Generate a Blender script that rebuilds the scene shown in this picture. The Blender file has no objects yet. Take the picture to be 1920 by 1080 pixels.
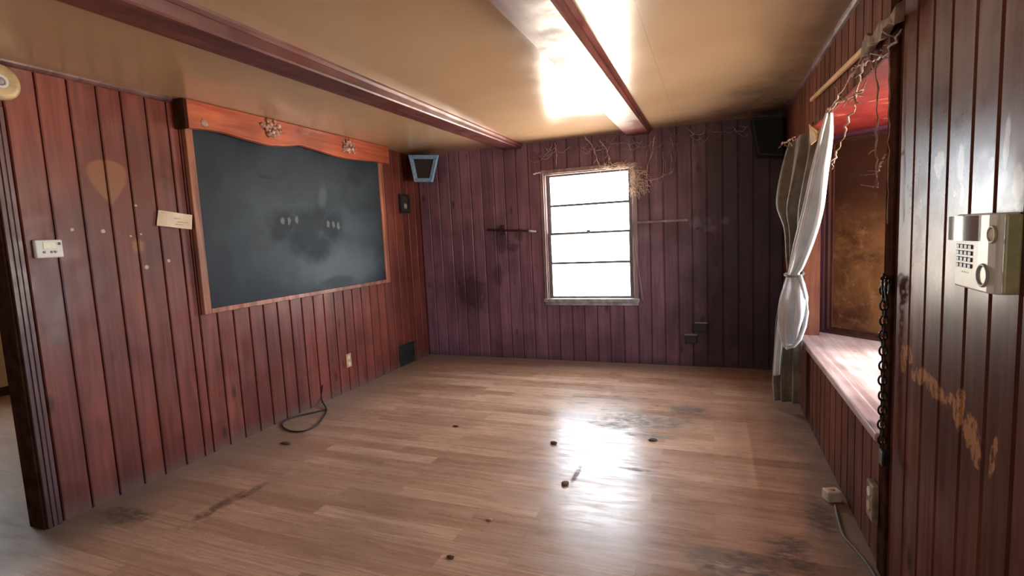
import bpy, bmesh, math, random
from mathutils import Vector, Matrix

random.seed(7)
S = bpy.context.scene
C = S.collection

# ------------------------------------------------------------------ camera
YAW, PITCH, ROLL, CAMH, FPX = -0.3748, -0.1026, -0.0485, 1.3869, 962.7
cam_d = bpy.data.cameras.new('camera')
cam = bpy.data.objects.new('camera', cam_d)
C.objects.link(cam)
S.camera = cam
_f = Vector((math.sin(YAW) * math.cos(PITCH), math.cos(YAW) * math.cos(PITCH), math.sin(PITCH)))
_r0 = Vector((math.cos(YAW), -math.sin(YAW), 0))
_u0 = _r0.cross(_f)
_r = math.cos(ROLL) * _r0 + math.sin(ROLL) * _u0
_u = -math.sin(ROLL) * _r0 + math.cos(ROLL) * _u0
cam.matrix_world = Matrix(((_r.x, _u.x, -_f.x, 0), (_r.y, _u.y, -_f.y, 0), (_r.z, _u.z, -_f.z, CAMH), (0, 0, 0, 1)))
cam_d.sensor_width = 36.0
cam_d.lens = FPX / 1920 * 36.0
cam_d.clip_start = 0.02

# ------------------------------------------------------------------ world, light, exposure
w = bpy.data.worlds.new('sky')
S.world = w
w.use_nodes = True
bg = w.node_tree.nodes['Background']
_g = w.node_tree.nodes.new('ShaderNodeTexCoord')
_sx = w.node_tree.nodes.new('ShaderNodeSeparateXYZ')
_rp = w.node_tree.nodes.new('ShaderNodeValToRGB')             # pale sunlit ground below, white overcast above
w.node_tree.links.new(_g.outputs['Generated'], _sx.inputs[0])
_mr = w.node_tree.nodes.new('ShaderNodeMapRange')
_mr.inputs[1].default_value, _mr.inputs[2].default_value = -1.0, 1.0
w.node_tree.links.new(_sx.outputs[2], _mr.inputs[0])
w.node_tree.links.new(_mr.outputs[0], _rp.inputs[0])
_rp.color_ramp.elements[0].position, _rp.color_ramp.elements[0].color = 0.47, (1.2, 1.02, 0.84, 1)
_rp.color_ramp.elements[1].position, _rp.color_ramp.elements[1].color = 0.53, (0.72, 0.78, 0.86, 1)
w.node_tree.links.new(_rp.outputs[0], bg.inputs[0])
bg.inputs[1].default_value = 13.0
S.view_settings.view_transform = 'Standard'
S.view_settings.look = 'None'
S.view_settings.gamma = 1.0
S.view_settings.use_curve_mapping = False
S.view_settings.exposure = 1.15


def portal(name, loc, direction, sx, sy):
    l = bpy.data.lights.new(name, 'AREA')
    l.shape = 'RECTANGLE'
    l.size, l.size_y = sx, sy
    l.cycles.is_portal = True
    o = bpy.data.objects.new(name, l)
    C.objects.link(o)
    o.location = loc
    o.rotation_euler = Vector(direction).to_track_quat('-Z', 'Y').to_euler()
    return o


_sl = bpy.data.lights.new('sun', 'SUN')                       # hazy high sun on the bay side
_sl.energy = 6.0
_sl.angle = math.radians(12)
_sl.color = (1.0, 0.95, 0.88)
_so = bpy.data.objects.new('sun', _sl)
C.objects.link(_so)
_so.rotation_euler = Vector((-math.cos(math.radians(60.5)), 0.03, -math.sin(math.radians(60.5)))).to_track_quat('-Z', 'Y').to_euler()

# room dimensions (metres)
L, R, B, H, Y0 = -3.2, 0.607, 5.31, 2.35, -2.6
LX = -6.8                                                    # far wall of the side room
OPEN_Y0, OPEN_Y1, OPEN_Z0, OPEN_Z1 = 2.30, 4.27, 0.545, 1.985
WIN = (-1.665, -0.745, 0.665, 2.01)                          # back window hole x0,x1,z0,z1

portal('portal_back', (-1.2, B + 0.16, 1.34), (0, -1, 0), 0.9, 1.32)
portal('portal_bay', (1.54, 3.27, 1.27), (-1, 0, 0), 1.3, 1.4)
portal('portal_side_room', (LX - 0.1, 2.05, 1.45), (1, 0, 0), 1.1, 1.1)
portal('portal_rear', (-1.5, Y0 - 0.1, 1.45), (0, 1, 0), 1.5, 1.1)


# ------------------------------------------------------------------ node helpers
class NT:
    def __init__(self, name):
        self.m = bpy.data.materials.new(name)
        self.m.use_nodes = True
        self.t = self.m.node_tree
        self.b = self.t.nodes['Principled BSDF']
        self.out = self.t.nodes['Material Output']

    def n(self, kind, **kw):
        nd = self.t.nodes.new(kind)
        for k, v in kw.items():
            setattr(nd, k, v)
        return nd

    def link(self, a, b):
        self.t.links.new(a, b)

    def put(self, sock, v):
        if isinstance(v, bpy.types.NodeSocket):
            self.link(v, sock)
        elif isinstance(v, (tuple, list)) and len(v) == 3 and sock.type == 'RGBA':
            sock.default_value = (*v, 1)
        else:
            sock.default_value = v

    def math(self, op, a, b=0.0, c=None, clamp=False):
        nd = self.n('ShaderNodeMath', operation=op, use_clamp=clamp)
        self.put(nd.inputs[0], a)
        self.put(nd.inputs[1], b)
        if c is not None:
            self.put(nd.inputs[2], c)
        return nd.outputs[0]

    def mix(self, fac, a, b, mode='MIX'):
        nd = self.n('ShaderNodeMix', data_type='RGBA', blend_type=mode)
        self.put(nd.inputs[0], fac)
        self.put(nd.inputs[6], a)
        self.put(nd.inputs[7], b)
        return nd.outputs[2]

    def pos(self):
        if not hasattr(self, '_p'):
            self._p = self.n('ShaderNodeTexCoord').outputs['Object']
            sx = self.n('ShaderNodeSeparateXYZ')
            self.link(self._p, sx.inputs[0])
            self._xyz = sx.outputs
        return self._p

    def xyz(self, i):
        self.pos()
        return self._xyz[i]

    def comb(self, x, y, z):
        nd = self.n('ShaderNodeCombineXYZ')
        for s, v in zip(nd.inputs, (x, y, z)):
            self.put(s, v)
        return nd.outputs[0]

    def mapped(self, scale, offset=None):
        v = self.n('ShaderNodeVectorMath', operation='MULTIPLY')
        self.link(self.pos(), v.inputs[0])
        v.inputs[1].default_value = scale
        o = v.outputs[0]
        if offset is not None:
            a = self.n('ShaderNodeVectorMath', operation='ADD')
            self.link(o, a.inputs[0])
            self.put(a.inputs[1], offset)
            o = a.outputs[0]
        return o

    def noise(self, vec, scale=1.0, detail=4.0, rough=0.55, dist=0.0):
        nd = self.n('ShaderNodeTexNoise')
        self.put(nd.inputs['Vector'], vec)
        nd.inputs['Scale'].default_value = scale
        nd.inputs['Detail'].default_value = detail
        nd.inputs['Roughness'].default_value = rough
        nd.inputs['Distortion'].default_value = dist
        return nd.outputs['Fac']

    def step(self, v, lo, hi, a=0.0, b=1.0):
        nd = self.n('ShaderNodeMapRange', interpolation_type='SMOOTHSTEP')
        self.put(nd.inputs[0], v)
        nd.inputs[1].default_value = lo
        nd.inputs[2].default_value = hi
        nd.inputs[3].default_value = a
        nd.inputs[4].default_value = b
        return nd.outputs[0]

    def blob(self, u, v, cu, cv, ru, rv, wob=0.6, ns=14.0, soft=0.25, ang=0.0):
        """soft irregular patch: 1 inside, 0 outside"""
        du = self.math('SUBTRACT', u, cu)
        dv = self.math('SUBTRACT', v, cv)
        if ang:
            ca, sa = math.cos(ang), math.sin(ang)
            du, dv = (self.math('ADD', self.math('MULTIPLY', du, ca), self.math('MULTIPLY', dv, sa)),
                      self.math('ADD', self.math('MULTIPLY', du, -sa), self.math('MULTIPLY', dv, ca)))
        a = self.math('POWER', self.math('ABSOLUTE', self.math('DIVIDE', du, ru)), 2.0)
        b = self.math('POWER', self.math('ABSOLUTE', self.math('DIVIDE', dv, rv)), 2.0)
        d = self.math('SQRT', self.math('ADD', a, b))
        nz = self.noise(self.pos(), ns, 4.0, 0.6)
        d = self.math('ADD', d, self.math('MULTIPLY', self.math('SUBTRACT', nz, 0.5), wob * 2))
        return self.step(d, 1.0 - soft, 1.0 + soft, 1.0, 0.0)

    def bump(self, h, strength=0.2, dist=0.01):
        nd = self.n('ShaderNodeBump')
        nd.inputs['Strength'].default_value = strength
        nd.inputs['Distance'].default_value = dist
        self.link(h, nd.inputs['Height'])
        self.link(nd.outputs[0], self.b.inputs['Normal'])

    def done(self, col=None, rough=None, metal=None, spec=None, coat=None, coat_rough=None):
        if col is not None:
            self.put(self.b.inputs['Base Color'], col)
        if rough is not None:
            self.put(self.b.inputs['Roughness'], rough)
        if metal is not None:
            self.put(self.b.inputs['Metallic'], metal)
        if spec is not None:
            self.put(self.b.inputs['Specular IOR Level'], spec)
        if coat is not None:
            self.put(self.b.inputs['Coat Weight'], coat)
        if coat_rough is not None:
            self.put(self.b.inputs['Coat Roughness'], coat_rough)
        return self.m


def plain(name, col, rough=0.5, metal=0.0, spec=0.5, var=0.12, ns=25.0, bump=0.0):
    t = NT(name)
    nz = t.noise(t.pos(), ns, 5.0)
    k = t.step(nz, 0.3, 0.7, 1.0 - var, 1.0 + var)
    c = t.mix(1.0, col, t.comb(k, k, k), 'MULTIPLY')
    if bump:
        t.bump(nz, bump, 0.004)
    return t.done(c, rough, metal, spec)


def wood(name, base, dark, light, axis=2, across=1, rough=0.33, knots=True, marks=None, rvar=0.14, boards=True, spec=0.5, grime=0.35, bump=0.10):
    """varnished pine: grain along `axis`, per-board tone from the mesh attribute 'board'"""
    t = NT(name)
    at = t.n('ShaderNodeAttribute', attribute_name='board')
    rnd = at.outputs['Fac']
    sc = [38.0, 38.0, 38.0]
    sc[axis] = 1.6
    off = t.math('MULTIPLY', rnd, 37.0)
    g1 = t.noise(t.mapped(tuple(sc), t.comb(off, off, off)), 1.0, 4.0, 0.55, 0.25)
    sc2 = [9.0, 9.0, 9.0]
    sc2[axis] = 0.9
    g2 = t.noise(t.mapped(tuple(sc2), t.comb(off, off, off)), 1.0, 3.0, 0.5, 1.2)
    big = t.noise(t.pos(), 1.7, 3.0, 0.6)
    c = t.mix(t.step(g1, 0.32, 0.72), dark, base)
    c = t.mix(t.math('MULTIPLY', t.step(g2, 0.42, 0.75), 0.75), c, light)
    tone = t.math('ADD', 0.84, t.math('MULTIPLY', rnd, 0.32))
    tone = t.math('MULTIPLY', tone, t.step(big, 0.25, 0.75, 1.0 - grime, 1.0 + grime * 0.7))
    c = t.mix(1.0, c, t.comb(tone, tone, tone), 'MULTIPLY')
    if knots:
        ks = [7.4, 7.4, 7.4]
        ks[axis] = 3.1
        vo = t.n('ShaderNodeTexVoronoi', feature='F1')
        t.link(t.mapped(tuple(ks), t.comb(off, off, off)), vo.inputs['Vector'])
        vo.inputs['Scale'].default_value = 1.0
        sel = t.n('ShaderNodeSeparateColor')
        t.link(vo.outputs['Color'], sel.inputs[0])
        km = t.math('MULTIPLY', t.step(vo.outputs['Distance'], 0.05, 0.22, 1.0, 0.0), t.math('GREATER_THAN', sel.outputs[0], 0.55))
        c = t.mix(t.math('MULTIPLY', km, 0.8), c, (dark[0] * 0.28, dark[1] * 0.28, dark[2] * 0.3))
    rr = t.step(t.noise(t.pos(), 6.0, 5.0, 0.65), 0.3, 0.7, rough - rvar * 0.5, rough + rvar)
    if marks:
        c, rr = marks(t, c, rr)
    t.bump(t.math('ADD', g1, t.math('MULTIPLY', t.noise(t.pos(), 11.0, 2.0), 1.5)), bump, 0.003)
    return t.done(c, rr, spec=spec)


# ------------------------------------------------------------------ mesh helpers
class MB:
    def __init__(self):
        self.bm = bmesh.new()
        self.lay = self.bm.faces.layers.float.new('board')

    def face(self, pts, val=0.5):
        vs = [self.bm.verts.new(p) for p in pts]
        f = self.bm.faces.new(vs)
        f[self.lay] = val
        return f

    def box(self, a, b, val=0.5):
        x0, x1 = sorted((a[0], b[0]))
        y0, y1 = sorted((a[1], b[1]))
        z0, z1 = sorted((a[2], b[2]))
        return self.hexa([(x0, y0, z0), (x1, y0, z0), (x1, y1, z0), (x0, y1, z0)],
                         [(x0, y0, z1), (x1, y0, z1), (x1, y1, z1), (x0, y1, z1)], val)

    def hexa(self, lo, hi, val=0.5):
        return self.loft([lo, hi], val)

    def loft(self, rings, val=0.5, cap=True):
        vr = [[self.bm.verts.new(p) for p in r] for r in rings]
        n = len(rings[0])
        for a, b in zip(vr, vr[1:]):
            for i in range(n):
                f = self.bm.faces.new((a[i], a[(i + 1) % n], b[(i + 1) % n], b[i]))
                f[self.lay] = val
        if cap:
            f = self.bm.faces.new(list(reversed(vr[0])))
            f[self.lay] = val
            f = self.bm.faces.new(vr[-1])
            f[self.lay] = val
        return self

    def tube(self, pts, r, seg=6, taper=None, val=0.5):
        pts = [Vector(p) for p in pts]
        rings = []
        up = Vector((0.13, 0.31, 0.94)).normalized()
        for i, p in enumerate(pts):
            d = (pts[min(i + 1, len(pts) - 1)] - pts[max(i - 1, 0)])
            if d.length < 1e-9:
                d = Vector((0, 0, 1))
            d.normalize()
            a = d.cross(up)
            if a.length < 1e-3:
                a = d.cross(Vector((1, 0, 0)))
            a.normalize()
            b = d.cross(a)
            rr = r if taper is None else r * taper(i / max(1, len(pts) - 1))
            rings.append([p + rr * (math.cos(2 * math.pi * k / seg) * a + math.sin(2 * math.pi * k / seg) * b) for k in range(seg)])
        return self.loft(rings, val)

    def disc_stack(self, centre, axis, prof, seg=32, val=0.5):
        """lathe: prof = [(radius, height along axis)]"""
        axis = Vector(axis).normalized()
        a = axis.orthogonal().normalized()
        b = axis.cross(a)
        c = Vector(centre)
        rings = [[c + h * axis + r * (math.cos(2 * math.pi * k / seg) * a + math.sin(2 * math.pi * k / seg) * b) for k in range(seg)] for r, h in prof]
        return self.loft(rings, val)

    def torus(self, centre, axis, R0, r0, seg=28, sub=8):
        axis = Vector(axis).normalized()
        a = axis.orthogonal().normalized()
        b = axis.cross(a)
        c = Vector(centre)
        rings = []
        for k in range(seg):
            t = 2 * math.pi * k / seg
            d = math.cos(t) * a + math.sin(t) * b
            rings.append([c + d * (R0 + r0 * math.cos(2 * math.pi * j / sub)) + axis * r0 * math.sin(2 * math.pi * j / sub) for j in range(sub)])
        rings.append(rings[0])
        return self.loft(rings, cap=False)

    def clamp_y(self, ymax):
        for v in self.bm.verts:
            v.co.y = min(v.co.y, ymax)

    def build(self, name, mat, parent=None, smooth=False, bevel=0.0, seg=2, kind=None):
        bmesh.ops.remove_doubles(self.bm, verts=self.bm.verts, dist=1e-6)
        bmesh.ops.recalc_face_normals(self.bm, faces=self.bm.faces)
        me = bpy.data.meshes.new(name)
        self.bm.to_mesh(me)
        self.bm.free()
        me.materials.append(mat)
        for p in me.polygons:
            p.use_smooth = smooth
        o = bpy.data.objects.new(name, me)
        C.objects.link(o)
        if parent is not None:
            o.parent = parent
            o.matrix_parent_inverse = Matrix.Translation(-base_of(parent))
        if bevel:
            m = o.modifiers.new('bevel', 'BEVEL')
            m.width = bevel
            m.segments = seg
            m.limit_method = 'ANGLE'
            m.angle_limit = math.radians(40)
        if kind:
            o['kind'] = kind
        return o


def base_of(o):
    v = Vector((0, 0, 0))
    while o is not None:
        v = v + Vector(o.location)
        o = o.parent
    return v


def thing(name, label, cat, loc=(0, 0, 0), group=None):
    o = bpy.data.objects.new(name, None)
    C.objects.link(o)
    o.location = loc
    o.empty_display_size = 0.05
    return tag(o, label, cat, group)


def tag(o, label, cat, group=None):
    o['label'] = label
    o['category'] = cat
    if group:
        o['group'] = group
    return o


def struct(o):
    o['kind'] = 'structure'
    return o


def at(px, py, ax, val):
    """point of the plane coordinate[ax]=val seen at photograph pixel px,py"""
    d = _r * ((px - 960) / FPX) - _u * ((py - 540) / FPX) + _f
    o = Vector((0, 0, CAMH))
    return o + d * ((val - o[ax]) / d[ax])


def boards_on_wall(mb, place, edges, z0, z1, holes, depth=0.013, gap=0.0042, cham=0.005):
    """place(c, z, d): point at coordinate c along the wall, height z, depth d behind the face"""
    for c0, c1 in zip(edges, edges[1:]):
        val = random.random()
        cuts = sorted({c0, c1} | {c for h in holes for c in h[:2] if c0 < c < c1})
        for a, b in zip(cuts, cuts[1:]):
            mid = (a + b) / 2
            spans = [(z0, z1)]
            for h in holes:
                if h[0] <= mid <= h[1]:
                    new = []
                    for s, e in spans:
                        if h[3] <= s or h[2] >= e:
                            new.append((s, e))
                        else:
                            if h[2] > s:
                                new.append((s, h[2]))
                            if h[3] < e:
                                new.append((h[3], e))
                    spans = new
            aa = a + (gap if a == c0 else 0)
            bb = b - (gap if b == c1 else 0)
            ca = cham if a == c0 else 0
            cb = cham if b == c1 else 0
            if bb - aa < 0.012:
                continue
            for s, e in spans:
                prof = [(aa, depth), (aa, cham if ca else 0), (aa + ca, 0), (bb - cb, 0), (bb, cham if cb else 0), (bb, depth)]
                if not ca:
                    prof.pop(1)
                if not cb:
                    prof.pop(-2)
                mb.loft([[place(c, s, d) for c, d in prof], [place(c, e, d) for c, d in prof]], val)


def wall_slabs(mb, place, c0, c1, z0, z1, holes, d0=0.013, d1=0.12):
    cs = sorted({c0, c1} | {h[i] for h in holes for i in (0, 1)})
    for a, b in zip(cs, cs[1:]):
        mid = (a + b) / 2
        spans = [(z0, z1)]
        for h in holes:
            if h[0] <= mid <= h[1]:
                new = []
                for s, e in spans:
                    if h[2] > s:
                        new.append((s, min(e, h[2])))
                    if h[3] < e:
                        new.append((max(s, h[3]), e))
                spans = [q for q in new if q[1] > q[0]]
        for s, e in spans:
            mb.loft([[place(a, s, d0), place(b, s, d0), place(b, s, d1), place(a, s, d1)],
                     [place(a, e, d0), place(b, e, d0), place(b, e, d1), place(a, e, d1)]], 0.4)


def edges_from(start, end, period, jit=0.06):
    out = [start]
    while out[-1] < end - 0.03:
        out.append(min(end, out[-1] + period * random.uniform(1 - jit, 1 + jit)))
    out[-1] = end
    return out


# ------------------------------------------------------------------ materials
def marks_left(t, c, r):
    y, z = t.xyz(1), t.xyz(2)
    # pale shield where a plaque hung
    v = t.math('DIVIDE', t.math('SUBTRACT', z, 1.785), 0.135)
    fc = t.n('ShaderNodeFloatCurve')
    cu = fc.mapping.curves[0]
    cu.points[0].location = (0, 0.0)
    cu.points[1].location = (1, 0.0)
    for p in ((0.08, 0.12), (0.35, 0.62), (0.62, 0.95), (0.82, 0.98), (0.94, 0.72)):
        cu.points.new(*p)
    fc.mapping.update()
    t.put(fc.inputs['Value'], t.math('ADD', t.math('MULTIPLY', v, 0.5), 0.5, clamp=True))
    hw = t.math('MULTIPLY', fc.outputs[0], 0.112)
    du = t.math('ABSOLUTE', t.math('SUBTRACT', y, 1.945))
    m = t.step(t.math('SUBTRACT', hw, du), -0.004, 0.022)
    halo = t.blob(y, z, 2.02, 1.72, 0.19, 0.28, 0.4, 5.0, 0.5)
    c = t.mix(t.math('MULTIPLY', halo, 0.5), c, (0.16, 0.030, 0.016))
    c = t.mix(t.math('MULTIPLY', m, 0.72), c, (0.27, 0.105, 0.042))
    sp = t.blob(y, z, 2.065, 1.43, 0.032, 0.042, 0.5, 30.0, 0.3)
    c = t.mix(t.math('MULTIPLY', sp, 0.6), c, (0.33, 0.15, 0.06))
    for yy, zz, rr in ((1.735, 1.53, .008), (1.885, 1.52, .011), (2.03, 1.49, .006), (2.09, 1.50, .006), (2.08, 1.67, .007), (2.10, 1.30, .012), (2.24, 1.33, .010)):
        c = t.mix(t.blob(y, z, yy, zz, rr, rr, 0.4, 60.0, 0.3), c, (0.45, 0.36, 0.26))
    # bay window sheen painted on the board below the thermostat
    bay_sheen = t.blob(y, z, 1.60, 1.19, 0.07, 0.22, 0.5, 8.0, 0.5)
    c = t.mix(t.math('MULTIPLY', bay_sheen, 0.4), c, (0.25, 0.19, 0.24))
    # grey dust low down
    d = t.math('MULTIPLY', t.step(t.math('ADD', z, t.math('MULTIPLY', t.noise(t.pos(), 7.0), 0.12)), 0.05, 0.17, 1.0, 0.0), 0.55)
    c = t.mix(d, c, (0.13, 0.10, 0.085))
    return c, t.math('ADD', r, t.math('MULTIPLY', d, 0.3))


def marks_right(t, c, r):
    y, z = t.xyz(1), t.xyz(2)
    tan = None
    for a in ((1.93, 0.885, 0.07, 0.026, 0.8, -0.2), (1.82, 0.878, 0.085, 0.026, 0.8, 0.1), (2.05, 0.93, 0.045, 0.03, 0.9, 0.3), (2.09, 0.90, 0.025, 0.05, 0.8, 0),
              (1.655, 0.87, 0.03, 0.05, 0.9, 0.4), (1.59, 0.835, 0.04, 0.045, 0.9, 0.5), (1.555, 0.80, 0.03, 0.04, 0.9, 0), (1.70, 0.88, 0.03, 0.02, 0.9, 0), (1.47, 0.82, 0.014, 0.05, 0.9, 0.2)):
        b = t.blob(y, z, a[0], a[1], a[2], a[3], a[4], 34.0, 0.2, a[5])
        tan = b if tan is None else t.math('MAXIMUM', tan, b)
    fl_ = t.noise(t.mapped((40.0, 60.0, 26.0)), 1.0, 5.0, 0.7)
    tan = t.math('MULTIPLY', tan, t.step(fl_, 0.36, 0.52))
    c = t.mix(t.math('MULTIPLY', tan, 0.85), c, (0.46, 0.21, 0.085))
    pale = None  # pale marks, with window reflections on the varnish painted in among them
    for a in ((1.705, 1.515, 0.020, 0.050, 0.35, 0), (1.480, 1.535, 0.012, 0.060, 0.5, 0.1), (1.425, 1.44, 0.022, 0.045, 0.5, 0), (1.69, 1.435, 0.010, 0.028, 0.6, 0.1),
              (1.735, 1.44, 0.010, 0.012, 0.4, 0), (1.845, 1.53, 0.035, 0.035, 0.7, 0), (1.62, 1.405, 0.016, 0.014, 0.6, 0), (1.575, 1.405, 0.009, 0.018, 0.5, 0),
              (1.545, 1.50, 0.012, 0.014, 0.6, 0), (1.57, 1.41, 0.006, 0.02, 0.5, 0.3)):
        b = t.blob(y, z, a[0], a[1], a[2], a[3], a[4], 30.0, 0.22, a[5])
        pale = b if pale is None else t.math('MAXIMUM', pale, b)
    c = t.mix(t.math('MULTIPLY', pale, 0.9), c, (0.62, 0.58, 0.55))
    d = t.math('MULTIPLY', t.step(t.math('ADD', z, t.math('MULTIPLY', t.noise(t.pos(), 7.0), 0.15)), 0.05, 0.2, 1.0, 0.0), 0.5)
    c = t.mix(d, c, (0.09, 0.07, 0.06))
    # varnish is still glossy at shoulder height, dull and dry elsewhere
    gl = t.blob(y, z, 1.80, 1.42, 0.42, 0.36, 0.18, 3.0, 0.7)
    t.link(t.math('ADD', 0.04, t.math('MULTIPLY', gl, 0.26)), t.b.inputs['Specular IOR Level'])
    return c, t.math('ADD', r, t.math('MULTIPLY', t.math('SUBTRACT', 1.0, gl), 0.25))


def marks_back(t, c, r):
    x, z = t.xyz(0), t.xyz(2)
    for a in ((-2.2, 1.33, 0.09, 0.13, 0.9, 0.3), (-1.98, 1.39, 0.05, 0.06, 0.8, 0), (-2.05, 1.25, 0.07, 0.05, 0.8, 0), (-2.25, 0.95, 0.06, 0.12, 0.9, 0), (-2.6, 0.75, 0.16, 0.2, 0.9, 0)):
        b = t.blob(x, z, a[0], a[1], a[2], a[3], a[4], 16.0, 0.4, a[5])
        c = t.mix(t.math('MULTIPLY', b, 0.55), c, (0.016, 0.008, 0.012))
    # shade of the right corner by the curtain, painted into the boards
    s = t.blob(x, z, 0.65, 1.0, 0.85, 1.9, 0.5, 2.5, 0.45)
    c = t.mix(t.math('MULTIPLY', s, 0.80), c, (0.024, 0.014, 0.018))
    # polished pale scuff right of the window
    for a in ((-0.15, 1.42, 0.05, 0.055), (-0.02, 1.36, 0.05, 0.035), (0.12, 1.42, 0.035, 0.035), (-0.03, 1.44, 0.02, 0.03)):
        b = t.blob(x, z, a[0], a[1], a[2], a[3], 0.8, 24.0, 0.35)
        c = t.mix(t.math('MULTIPLY', b, 0.35), c, (0.24, 0.22, 0.25))
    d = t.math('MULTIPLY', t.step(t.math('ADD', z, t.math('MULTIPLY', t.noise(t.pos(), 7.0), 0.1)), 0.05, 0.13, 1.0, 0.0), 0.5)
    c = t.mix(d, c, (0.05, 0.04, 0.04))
    return c, r


M = {}
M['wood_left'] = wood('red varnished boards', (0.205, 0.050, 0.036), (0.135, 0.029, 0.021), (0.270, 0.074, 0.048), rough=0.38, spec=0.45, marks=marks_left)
M['wood_back'] = wood('boards with cool light tint', (0.235, 0.115, 0.158), (0.160, 0.076, 0.106), (0.285, 0.143, 0.190), rough=0.38, spec=0.32, marks=marks_back)  # purple cast of the cool light is put into this board colour
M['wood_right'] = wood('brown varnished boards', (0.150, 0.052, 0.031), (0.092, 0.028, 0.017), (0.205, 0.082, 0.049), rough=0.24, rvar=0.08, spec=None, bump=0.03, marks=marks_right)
M['beam'] = wood('dark red beam wood', (0.165, 0.038, 0.036), (0.095, 0.020, 0.019), (0.220, 0.062, 0.052), axis=1, rough=0.40, boards=False, spec=0.85)
M['trim_dark'] = wood('dark stained trim', (0.060, 0.018, 0.014), (0.030, 0.010, 0.008), (0.095, 0.030, 0.022), rough=0.35, knots=False)
M['casing_dark'] = wood('ribbed plum casing', (0.125, 0.052, 0.055), (0.070, 0.028, 0.030), (0.180, 0.085, 0.085), rough=0.35, knots=False)
M['casing'] = wood('mauve brown window casing', (0.300, 0.200, 0.200), (0.190, 0.120, 0.125), (0.420, 0.310, 0.300), rough=0.35, knots=False)
M['valance'] = wood('orange red pine', (0.430, 0.090, 0.036), (0.270, 0.046, 0.022), (0.520, 0.140, 0.056), axis=1, rough=0.38)
M['frame_wood'] = wood('salmon brown frame wood', (0.360, 0.135, 0.075), (0.200, 0.060, 0.036), (0.460, 0.210, 0.130), rough=0.36, knots=False)
M['seat_wood'] = wood('worn pinkish seat top', (0.50, 0.350, 0.315), (0.330, 0.190, 0.165), (0.610, 0.480, 0.440), axis=1, rough=0.34, spec=0.7)
M['lath'] = wood('raw yellow lath', (0.52, 0.30, 0.13), (0.36, 0.18, 0.07), (0.62, 0.40, 0.2), axis=1, knots=False, rough=0.6)
M['lath_grey'] = plain('weathered grey brown splinters', (0.20, 0.12, 0.085), 0.75, var=0.5, ns=18, bump=0.6)
M['wall_beige'] = plain('beige painted wall', (0.72, 0.62, 0.44), 0.7, var=0.12, ns=3)
M['pink'] = plain('dull pink paint', (0.26, 0.108, 0.235), 0.5, var=0.12, ns=4)
M['steel'] = plain('painted metal sash', (0.15, 0.14, 0.14), 0.4, 0.0, var=0.2)
M['sill'] = plain('worn sill paint', (0.36, 0.33, 0.32), 0.45, var=0.35, ns=12)
M['brass'] = plain('aged brass', (0.50, 0.37, 0.20), 0.45, 0.15, var=0.15)
M['cream'] = plain('cream plastic', (0.68, 0.64, 0.53), 0.35, var=0.06)
M['yellowed'] = plain('yellowed plastic', (0.42, 0.36, 0.17), 0.4, var=0.15)
M['white'] = plain('off white plastic', (0.70, 0.68, 0.66), 0.4, var=0.05)
M['screen'] = plain('pale display', (0.72, 0.70, 0.56), 0.3, var=0.03)
M['grey'] = plain('grey plastic', (0.30, 0.30, 0.29), 0.4)
M['black'] = plain('black plastic', (0.012, 0.012, 0.013), 0.4, var=0.2)
M['soft_black'] = plain('black speaker cloth', (0.006, 0.006, 0.007), 0.85, var=0.2, ns=200)
M['mirror'] = plain('polished metal cover', (0.62, 0.62, 0.60), 0.16, 1.0, var=0.05)
M['blue_grey'] = plain('blue grey speaker trim', (0.24, 0.42, 0.68), 0.45, var=0.25, ns=40)
M['blue_dark'] = plain('dark blue speaker side', (0.05, 0.075, 0.12), 0.5)
M['grille'] = plain('brown speaker grille', (0.035, 0.030, 0.028), 0.75, var=0.3, ns=120)
M['paper'] = plain('old cream paper', (0.70, 0.58, 0.44), 0.7, var=0.10, ns=12)
M['ink'] = plain('faded red ink', (0.50, 0.30, 0.24), 0.7)
M['wire_black'] = plain('black rubber cable', (0.02, 0.018, 0.017), 0.5)
M['wire_grey'] = plain('dusty grey cable', (0.15, 0.13, 0.11), 0.7)
M['chain'] = plain('dark iron chain', (0.035, 0.026, 0.022), 0.42, 0.75, var=0.4)
M['vine'] = plain('dry dusty vine', (0.55, 0.42, 0.37), 0.85, var=0.3, ns=40)
M['vine_pale'] = plain('pale dusty vine', (0.64, 0.49, 0.40), 0.85, var=0.3, ns=40)
M['web'] = plain('grey cobweb', (0.42, 0.34, 0.35), 0.9, var=0.3, ns=30)
M['outlet'] = plain('tan outlet plastic', (0.52, 0.30, 0.15), 0.4, var=0.2)
M['debris'] = plain('brown litter', (0.10, 0.055, 0.035), 0.8, var=0.4)
M['debris_pale'] = plain('tan litter', (0.42, 0.26, 0.17), 0.8, var=0.3)
M['stone'] = plain('off white block', (0.58, 0.46, 0.36), 0.7, var=0.15)
M['dark_hole'] = plain('sooty black', (0.012, 0.011, 0.011), 0.8)
M['jamb'] = plain('dull black brown jamb', (0.045, 0.018, 0.012), 0.9, 0.0, 0.0, var=0.35, ns=14)
M['bay_vine'] = plain('tan dusty vine', (0.33, 0.20, 0.15), 0.9, var=0.3, ns=40)
M['vent'] = plain('dark green grey vent', (0.030, 0.036, 0.030), 0.55, 0.3)
M['burl'] = wood('carved burl', (0.42, 0.22, 0.16), (0.09, 0.022, 0.016), (0.62, 0.45, 0.38), axis=1, rough=0.5)


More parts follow.
